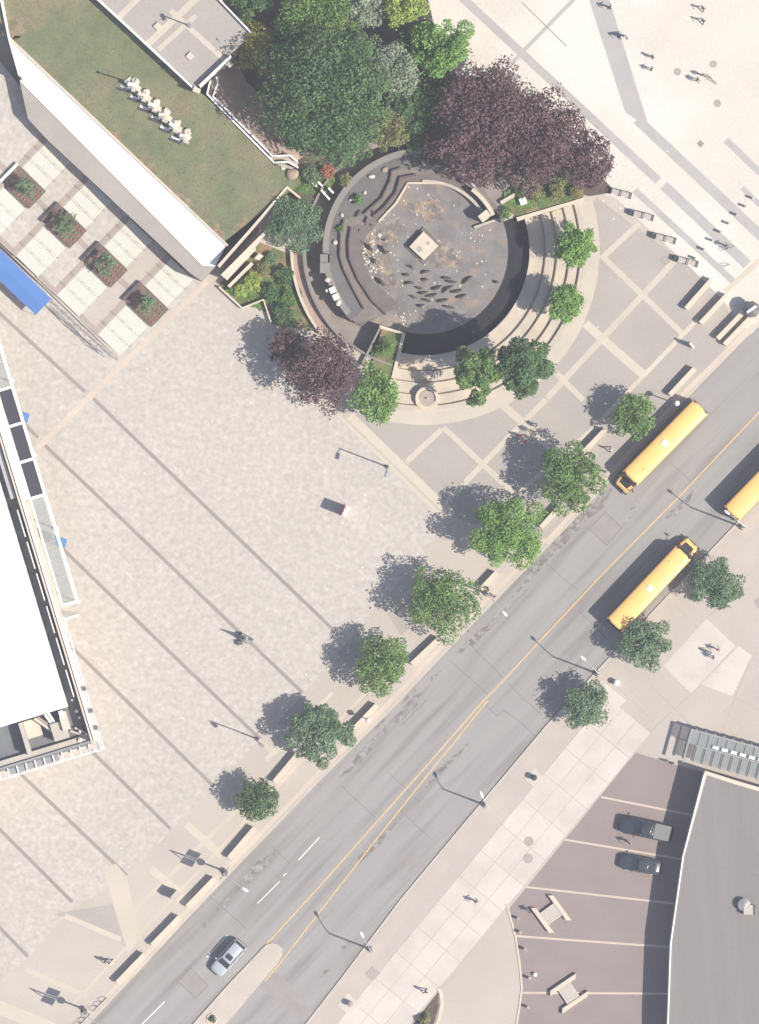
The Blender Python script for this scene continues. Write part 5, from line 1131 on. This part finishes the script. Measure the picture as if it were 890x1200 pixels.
# ------------------------------------------------------------------ vehicles
def bus(c, heading, lab):
    o = thing('school_bus', lab, 'bus', P(*c, ROAD_Z), R(heading), 'yellow school buses')
    sec = [(-1.22, .48), (-1.26, .9), (-1.27, 2.3), (-1.25, 2.6), (-1.19, 2.76), (-1.05, 2.88), (-.6, 2.96), (0, 3.0)]
    sec = sec + [(-y, z) for y, z in reversed(sec[:-1])]
    def st(x, k, dz=0): return [(x, y * k, .48 + (z - .48) * (k * .5 + .5) + dz) for y, z in sec]
    part('body', MB().loft([st(-5.86, .93), st(-5.78, .985), st(-5.6, 1), st(5.55, 1), st(5.75, .985), st(5.86, .93)]), 'bus_yellow', o, smooth=True)
    hd = lambda x, w, z: [(x, -w, .5), (x, -w, z - .2), (x, -w * .8, z), (x, w * .8, z), (x, w, z - .2), (x, w, .5)]
    hood = part('hood', MB().loft([hd(5.8, 1.05, 1.72), hd(6.5, 1.02, 1.62), hd(7.2, .93, 1.45), hd(7.42, .82, 1.2)]), 'bus_yellow', o)
    part('hood_panel', MB().prism([(6.35, -.72), (7.0, -.60), (7.0, .60), (6.35, .72)], 1.3, [1.68, 1.55, 1.55, 1.68]), 'black_trim', hood)
    ws_ = MB(); ws_._add([(5.9, -1.0, 2.55), (5.9, 1.0, 2.55), (6.33, .98, 1.66), (6.33, -.98, 1.66), (5.8, -1.08, 2.5), (5.8, 1.08, 2.5), (5.8, 1.08, 1.66), (5.8, -1.08, 1.66)], [(0, 1, 2, 3), (0, 3, 7, 4), (1, 5, 6, 2)])
    part('windscreen', ws_, 'car_glass', o)
    part('visor', MB().box((5.95, 0, 2.66), (.3, 1.9, .06)), 'black_trim', o)
    part('rear_door', MB().box((-5.88, 0, 1.75), (.06, .8, 1.9)), 'bus_yellow', o); part('rear_window', MB().box((-5.9, 0, 2.2), (.06, .62, .6)), 'car_glass', o)
    for s_ in (-1, 1):
        part('rear_window', MB().box((-5.87, s_ * .75, 2.2), (.06, .42, .55)), 'car_glass', o)
        for k in range(11): part('side_window', MB().box((-5.0 + k * .93, s_ * 1.265, 2.08), (.74, .04, .56)), 'car_glass', o)
        for z in (.85, 1.25, 1.62): part('rub_rail', MB().box((0, s_ * 1.27, z), (11.4, .05, .09)), 'black_trim', o)
        for x in (-3.4, 6.3):
            w = part('wheel', MB().cyl((x, s_ * .98 - .14, .5), .5, .28, 20, axis='Y'), 'tyre', o); part('hub', MB().cyl((x, s_ * 1.13 - .02, .5), .24, .04, 14, axis='Y'), 'bus_white', w)
        part('mirror', MB().tube([(6.2, s_ * .95, 1.7), (6.75, s_ * 1.3, 1.95)], .03, 6).box((6.75, s_ * 1.32, 1.9), (.12, .28, .45)), 'black_trim', o)
        part('headlight', MB().cyl((7.38, s_ * .62, .95), .13, .08, 12, axis='X'), 'clear_lamp', o)
        part('tail_light', MB().box((-5.9, s_ * .95, 1.4), (.05, .18, .3)), 'red_lamp', o)
        part('roof_lamp', MB().box((5.78, s_ * .85, 2.84), (.14, .3, .14)), 'black_trim', o); part('roof_lamp', MB().box((-5.78, s_ * .85, 2.84), (.14, .3, .14)), 'black_trim', o)
        part('gutter', MB().box((0, s_ * 1.245, 2.66), (11.3, .05, .05)), 'black_trim', o)
    part('bumper', MB().box((7.48, 0, .62), (.16, 2.2, .32)), 'black_trim', o, bevel=.03); part('bumper', MB().box((-5.95, 0, .62), (.16, 2.35, .32)), 'black_trim', o, bevel=.03)
    hatch = part('roof_hatch', MB().box((.1, 0, 3.02), (.75, .75, .1)), 'bus_white', o, bevel=.03)
    part('roof_vent', MB().lathe([(.14, 2.9), (.14, 3.04), (.05, 3.07)], (4.0, .45, .0), 10), 'bus_yellow', o)
    for k in range(8): part('roof_seam', MB().box((-5.0 + k * 1.43, 0, 2.962), (.05, 1.5, .06)), 'bus_yellow', o)
bus((779, 519), 225.3, 'yellow school bus parked under the trees on the far side, hood to the lower left')
bus((760, 690), 46.6, 'yellow school bus on the near side between two trees, hood to the upper right')
bus((897, 560), 46.2, 'yellow school bus cut off by the right edge')

def car(c, heading, lab, L, W, H, paint, name, kind, z=0.0, cat='car'):
    o = thing(name, lab, cat, P(*c, z), R(heading))
    h = L / 2; w = W / 2; belt = .62 * H if kind != 'suv' else .60 * H
    def hs(x, k, zl, zh): return [(x, -w * k * .93, zl), (x, -w * k, zl + .18), (x, -w * k, zh - .16), (x, -w * k * .90, zh - .02), (x, -w * k * .5, zh + .02), (x, w * k * .5, zh + .02), (x, w * k * .90, zh - .02), (x, w * k, zh - .16), (x, w * k, zl + .18), (x, w * k * .93, zl)]
    nose = belt - (.22 if kind == 'sedan' else .12)
    rear = {'sedan': belt - .06, 'suv': belt, 'pickup': belt - .02}[kind]
    body = part('body', MB().loft([hs(-h, .80, .38, rear - .12), hs(-h + .12, .93, .28, rear), hs(-h + .8, 1, .24, belt), hs(h * .25, 1, .22, belt), hs(h * .45, 1, .22, belt - .03), hs(h - .45, .95, .26, nose), hs(h - .12, .84, .3, nose - .12), hs(h, .66, .4, nose - .26)]), paint, o, smooth=True)
    if kind == 'sedan': xs = (.42 * h, .08 * h, -.40 * h, -.72 * h)
    elif kind == 'suv': xs = (.46 * h, .16 * h, -.80 * h, -.95 * h)
    else: xs = (.44 * h, .18 * h, -.20 * h, -.28 * h)
    def gs(x, wb, wt, z1): return [(x, -wb, belt - .05), (x, -wt, z1), (x, wt, z1), (x, wb, belt - .05)]
    part('glasshouse', MB().loft([gs(xs[0], w * .84, w * .82, belt + .0), gs(xs[1], w * .90, w * .72, H - .03), gs(xs[2], w * .90, w * .72, H - .03), gs(xs[3], w * .84, w * .78, belt + .02)]), 'car_glass', o)
    rf = lambda x, k, z1: [(x, -w * .76 * k, z1 - .05), (x, -w * .62 * k, z1 + .01), (x, 0, z1 + .035), (x, w * .62 * k, z1 + .01), (x, w * .76 * k, z1 - .05)]
    roof = part('roof', MB().loft([rf(xs[1] + .06, .92, H - .02), rf(xs[1] - .12, 1, H), rf(xs[2] + .12, 1, H), rf(xs[2] - .04, .93, H - .02)]), paint, o, smooth=True)
    for s_ in (-1, 1):
        for a, b in ((xs[0], xs[1]), (xs[3], xs[2])): part('pillar', MB().tube([(a, s_ * w * .83, belt), (b, s_ * w * .72, H)], .045, 6), paint, o)
        part('pillar', MB().tube([((xs[1] + xs[2]) / 2, s_ * w * .90, belt), ((xs[1] + xs[2]) / 2, s_ * w * .74, H)], .04, 6), paint, o)
        part('mirror', MB().box((xs[0] - .12, s_ * (w + .12), belt + .08), (.14, .24, .16)), paint, o, bevel=.03)
        part('headlight', MB().box((h - .22, s_ * w * .62, nose - .22), (.22, .32, .14)), 'clear_lamp', o, bevel=.02); part('tail_light', MB().box((-h + .06, s_ * w * .68, rear - .2), (.14, .3, .2)), 'red_lamp', o)
        for x in (h * .62, -h * .60):
            q = part('wheel', MB().cyl((x, s_ * (w - .12) - .12, .34), .34, .24, 18, axis='Y'), 'tyre', o); part('rim', MB().cyl((x, s_ * (w + .005) - .015, .34), .21, .03, 12, axis='Y'), 'chrome', q)
        if kind == 'suv': part('roof_rail', MB().tube([(xs[1] - .25, s_ * w * .68, H + .05), (xs[2] + .15, s_ * w * .68, H + .05)], .025, 6), 'chrome', o)
    if kind == 'suv': part('sunroof', MB().box((xs[1] - .55, 0, H + .03), (.62, .86, .03)), 'car_glass', roof)
    if kind == 'pickup':
        part('bed_cover', MB().box((-h * .62, 0, belt + .03), (h * .62, W * .86, .05)), 'bed_cover', o); part('tailgate', MB().box((-h + .02, 0, belt - .22), (.07, W * .86, .5)), paint, o)
    part('bumper', MB().box((h - .06, 0, .46), (.16, W * .66, .16)), 'black_trim', o, bevel=.03); part('bumper', MB().box((-h, 0, .48), (.12, W * .8, .16)), 'black_trim', o, bevel=.03)
    part('grille', MB().box((h + .005, 0, nose - .42), (.04, W * .4, .12)), 'black_trim', o)
    return o
car((268, 1122), 228.5, 'silver car with sunroof driving beside the traffic island', 4.75, 1.9, 1.68, 'silver_paint', 'hatchback_car', 'suv', ROAD_Z)
car((757, 971), 168, 'black pickup truck with grey bed cover parked in the plum court', 6.3, 2.05, 1.9, 'black_paint', 'pickup_truck', 'pickup', .01, 'pickup')
car((750, 1012.5), 169, 'dark blue sedan parked below the pickup in the plum court', 4.95, 1.85, 1.46, 'navy_paint', 'sedan_car', 'sedan', .01)

# ------------------------------------------------------------------ people
def body_mesh(pose):
    w = pose == 'walk'
    J = {}; E = []
    def add(n, p, r, parent=None):
        J[n] = (p, r); 
        if parent: E.append((parent, n))
    lf, rf_ = (.28, -.26) if w else (.02, -.02)
    la, ra = (-.22, .26) if w else (.05, .06)
    add('pelvis', (0, 0, .95), .145); add('belly', (0, .01, 1.10), .135, 'pelvis'); add('chest', (0, 0, 1.30), .15, 'belly'); add('neckbase', (0, -.01, 1.44), .09, 'chest')
    add('neck', (0, .0, 1.50), .055, 'neckbase'); add('jaw', (0, .02, 1.57), .085, 'neck'); add('head', (0, .01, 1.65), .10, 'jaw'); add('top', (0, 0, 1.72), .075, 'head')
    for s_, a, f, nm in ((-1, la, lf, 'l'), (1, ra, rf_, 'r')):
        add(nm + 'sh', (s_ * .18, -.01, 1.40), .072, 'chest'); add(nm + 'el', (s_ * .25, a * .45, 1.12), .048, nm + 'sh'); add(nm + 'wr', (s_ * .26, a + .06, .88), .033, nm + 'el'); add(nm + 'palm', (s_ * .255, a + .09, .80), .036, nm + 'wr')
        add(nm + 'hip', (s_ * .095, 0, .88), .10, 'pelvis'); add(nm + 'kn', (s_ * .10, f * .55 + .02, .49), .066, nm + 'hip'); add(nm + 'an', (s_ * .10, f - (.05 if f < 0 else 0), .10), .045, nm + 'kn'); add(nm + 'toe', (s_ * .115, f + .16, .045), .04, nm + 'an')
    names = list(J); me = bpy.data.meshes.new('body_frame'); me.from_pydata([J[n][0] for n in names], [(names.index(a), names.index(b)) for a, b in E], [])
    ob = bpy.data.objects.new('body_frame', me); COL.objects.link(ob)
    sk = ob.modifiers.new('skin', 'SKIN'); sv = me.skin_vertices[0].data
    for i, n in enumerate(names): sv[i].radius = (J[n][1], J[n][1] * (.8 if n in ('pelvis', 'belly', 'chest') else 1.0)); sv[i].use_root = n == 'pelvis'
    ss = ob.modifiers.new('sub', 'SUBSURF'); ss.levels = 1; ss.render_levels = 1
    dg = bpy.context.evaluated_depsgraph_get(); dg.update()
    out = bpy.data.meshes.new_from_object(ob.evaluated_get(dg))
    bpy.data.objects.remove(ob); 
    # fingers, nose, ears
    fb = MB()
    for s_, a in ((-1, la), (1, ra)):
        for k in range(4):
            x0 = s_ * .255 - .0; y0 = a + .06 + k * .02; ln = (.07, .085, .08, .065)[k]
            fb.tube([(x0, y0, .79), (x0 - s_ * .01, y0 + .005, .79 - ln * .5), (x0 - s_ * .03, y0 + .005, .79 - ln)], .010, 5, .008)
        fb.tube([(s_ * .245, a + .12, .83), (s_ * .23, a + .15, .79), (s_ * .22, a + .155, .76)], .011, 5, .008)
        fb.box((s_ * .098, 0, 1.62), (.02, .035, .055))
    fb.box((0, .115, 1.62), (.025, .03, .04), 0, .6)
    bm = bmesh.new(); bm.from_mesh(out)
    fm = fb.mesh('extra', 'rock_pale'); bm.from_mesh(fm)
    bm.to_mesh(out); bm.free(); out.materials.clear()
    for _ in range(4): out.materials.append(MATS['rock_pale'])
    for p in out.polygons:
        c = p.center; i = 0
        if c.z > 1.49: i = 3 if (c.z > 1.66 or c.y < -.02) else 2
        elif abs(c.x) > .19 and c.z < .88: i = 2
        elif c.z < .96 and abs(c.x) < .2: i = 1
        p.material_index = i; p.use_smooth = True
    out.name = 'person'; return out
PM = {k: body_mesh(k) for k in ('walk', 'stand')}
for n_, c_ in dict(cl_white=(.75, .74, .72), cl_black=(.03, .03, .035), cl_grey=(.2, .2, .21), cl_red=(.5, .04, .06), cl_pink=(.62, .28, .32), cl_navy=(.035, .05, .12), cl_blue=(.12, .2, .4), cl_khaki=(.36, .29, .2), cl_denim=(.08, .11, .18), cl_teal=(.06, .2, .2), skin_a=(.45, .28, .2), skin_b=(.2, .11, .075), hair_a=(.03, .022, .018), hair_b=(.12, .07, .04)).items(): mat(n_, c_, .85, .06, 3, 12)
ppl = [(714, 9, 'walk', 30, 'black', 'denim', 'person in black top walking at the top edge of the grey diagonal path'), (726, 43, 'walk', 200, 'navy', 'grey', 'left person of a walking pair on the grey diagonal path'), (733, 43, 'walk', 205, 'white', 'black', 'right person in white of a walking pair on the grey diagonal path'),
       (765, 67, 'stand', 120, 'grey', 'black', 'upper of two people standing right of the grey diagonal path'), (763.5, 81.5, 'stand', 70, 'black', 'denim', 'lower of two people standing right of the grey diagonal path'),
       (824, 10.5, 'walk', 160, 'grey', 'black', 'person walking near the top right corner, upper one'), (824, 25, 'walk', 160, 'navy', 'black', 'person walking near the top right corner, lower one'),
       (817, 94, 'walk', 250, 'black', 'black', 'person in black walking left of the parked bicycle'), (823, 88, 'stand', 200, 'khaki', 'black', 'person in khaki holding the bicycle'),
       (850, 288, 'walk', 40, 'grey', 'black', 'person in grey crossing the bollard row'),
       (572, 690, 'stand', 100, 'black', 'denim', 'person in black standing at a short block by the road'), (580, 699, 'stand', 220, 'pink', 'grey', 'person in pink standing at the west kerb'),
       (630, 499, 'walk', 80, 'white', 'khaki', 'person in white in the group above a street tree'), (610, 511, 'stand', 10, 'red', 'black', 'person in red in the group above a street tree'), (615, 517, 'stand', 180, 'red', 'denim', 'second person in red, nearest the tree shadow'), (622, 505, 'stand', 240, 'khaki', 'black', 'person in khaki in the middle of the group above a street tree'),
       (715, 527, 'walk', 330, 'white', 'black', 'person in white waiting beside the upper school bus'), (130, 1127, 'walk', 300, 'white', 'black', 'right person of a pair walking near the lowest block bench'), (124, 1126, 'walk', 300, 'grey', 'black', 'left person of a pair walking near the lowest block bench'),
       (841, 761, 'walk', 40, 'pink', 'denim', 'person in pink on the pale slab at the right'), (833, 765, 'stand', 300, 'white', 'grey', 'person in white on the pale slab at the right'), (836, 770, 'stand', 90, 'grey', 'black', 'lowest of three people on the pale slab at the right'),
       (851, 708, 'walk', 200, 'white', 'black', 'person in white walking below the tree at the lower bus front'), (558, 1056, 'walk', 50, 'grey', 'black', 'lone person walking along the pale walkway'), (499, 1161, 'walk', 120, 'black', 'black', 'person in black walking near the gravel bed'),
       (736, 986, 'walk', 200, 'pink', 'black', 'person between the pickup and the sedan'), (787, 894, 'stand', 0, 'black', 'black', 'person in black at the top of the parking court'), (622, 1067, 'stand', 60, 'navy', 'black', 'person at the left end of the upper H-shaped bench')]
for i, (x, y, pose, a, top_, leg_, lab) in enumerate(ppl):
    o = link('person', PM[pose], None, P(x, y, .03), R(a)); tag(o, lab, 'person', 'people on the plaza and pavements')
    k = random.Random(i).uniform(.95, 1.06); o.scale = (k, k, k)
    for j, m in enumerate(('cl_' + top_, 'cl_' + leg_, 'skin_' + 'ab'[i % 3 == 1], 'hair_' + 'ab'[i % 4 == 2])):
        o.material_slots[j].link = 'OBJECT'; o.material_slots[j].material = MATS[m]
def bicycle(x, y, a, lab):
    o = thing('bicycle', lab, 'bicycle', P(x, y), R(a), 'bicycles')
    for sx in (-.52, .52):
        pts = [(sx + .33 * math.cos(t * math.pi / 8), 0, .34 + .33 * math.sin(t * math.pi / 8)) for t in range(17)]
        w = part('wheel', MB().tube(pts, .022, 5), 'tyre', o)
    part('frame', MB().tube([(-.52, 0, .34), (-.15, 0, .82), (.42, 0, .85), (.52, 0, .34)], .022, 5).tube([(-.15, 0, .82), (0, 0, .32), (.42, 0, .85)], .022, 5).tube([(-.52, 0, .34), (0, 0, .32)], .018, 5), 'dark_metal', o)
    part('handlebar', MB().tube([(.3, -.28, 1.0), (.42, -.2, 1.02), (.42, .2, 1.02), (.3, .28, 1.0)], .018, 5), 'chrome', o); part('saddle', MB().box((-.18, 0, .92), (.28, .14, .06), 0, .7), 'black_trim', o)
bicycle(834, 93, -45, 'bicycle held near the manhole covers at the top right'); bicycle(853, 291, 20, 'bicycle beside the person crossing the bollard row')

# ------------------------------------------------------------------ haze
hm = bpy.data.materials.new('haze'); hm.use_nodes = True; hn = hm.node_tree.nodes; hn.clear()
ho = hn.new('ShaderNodeOutputMaterial'); hv = hn.new('ShaderNodeVolumePrincipled'); hv.inputs['Density'].default_value = 0.00013; hv.inputs['Color'].default_value = (.88, .90, 1.0, 1); hv.inputs['Anisotropy'].default_value = 0.0
hm.node_tree.links.new(hv.outputs[0], ho.inputs['Volume']); MATS['haze'] = hm
hz = link('haze', MB().box((0, 0, 460), (3400, 3400, 930)).mesh('haze', 'haze')); hz['kind'] = 'stuff'; hz['label'] = 'thin summer haze in the air'; hz['category'] = 'haze'
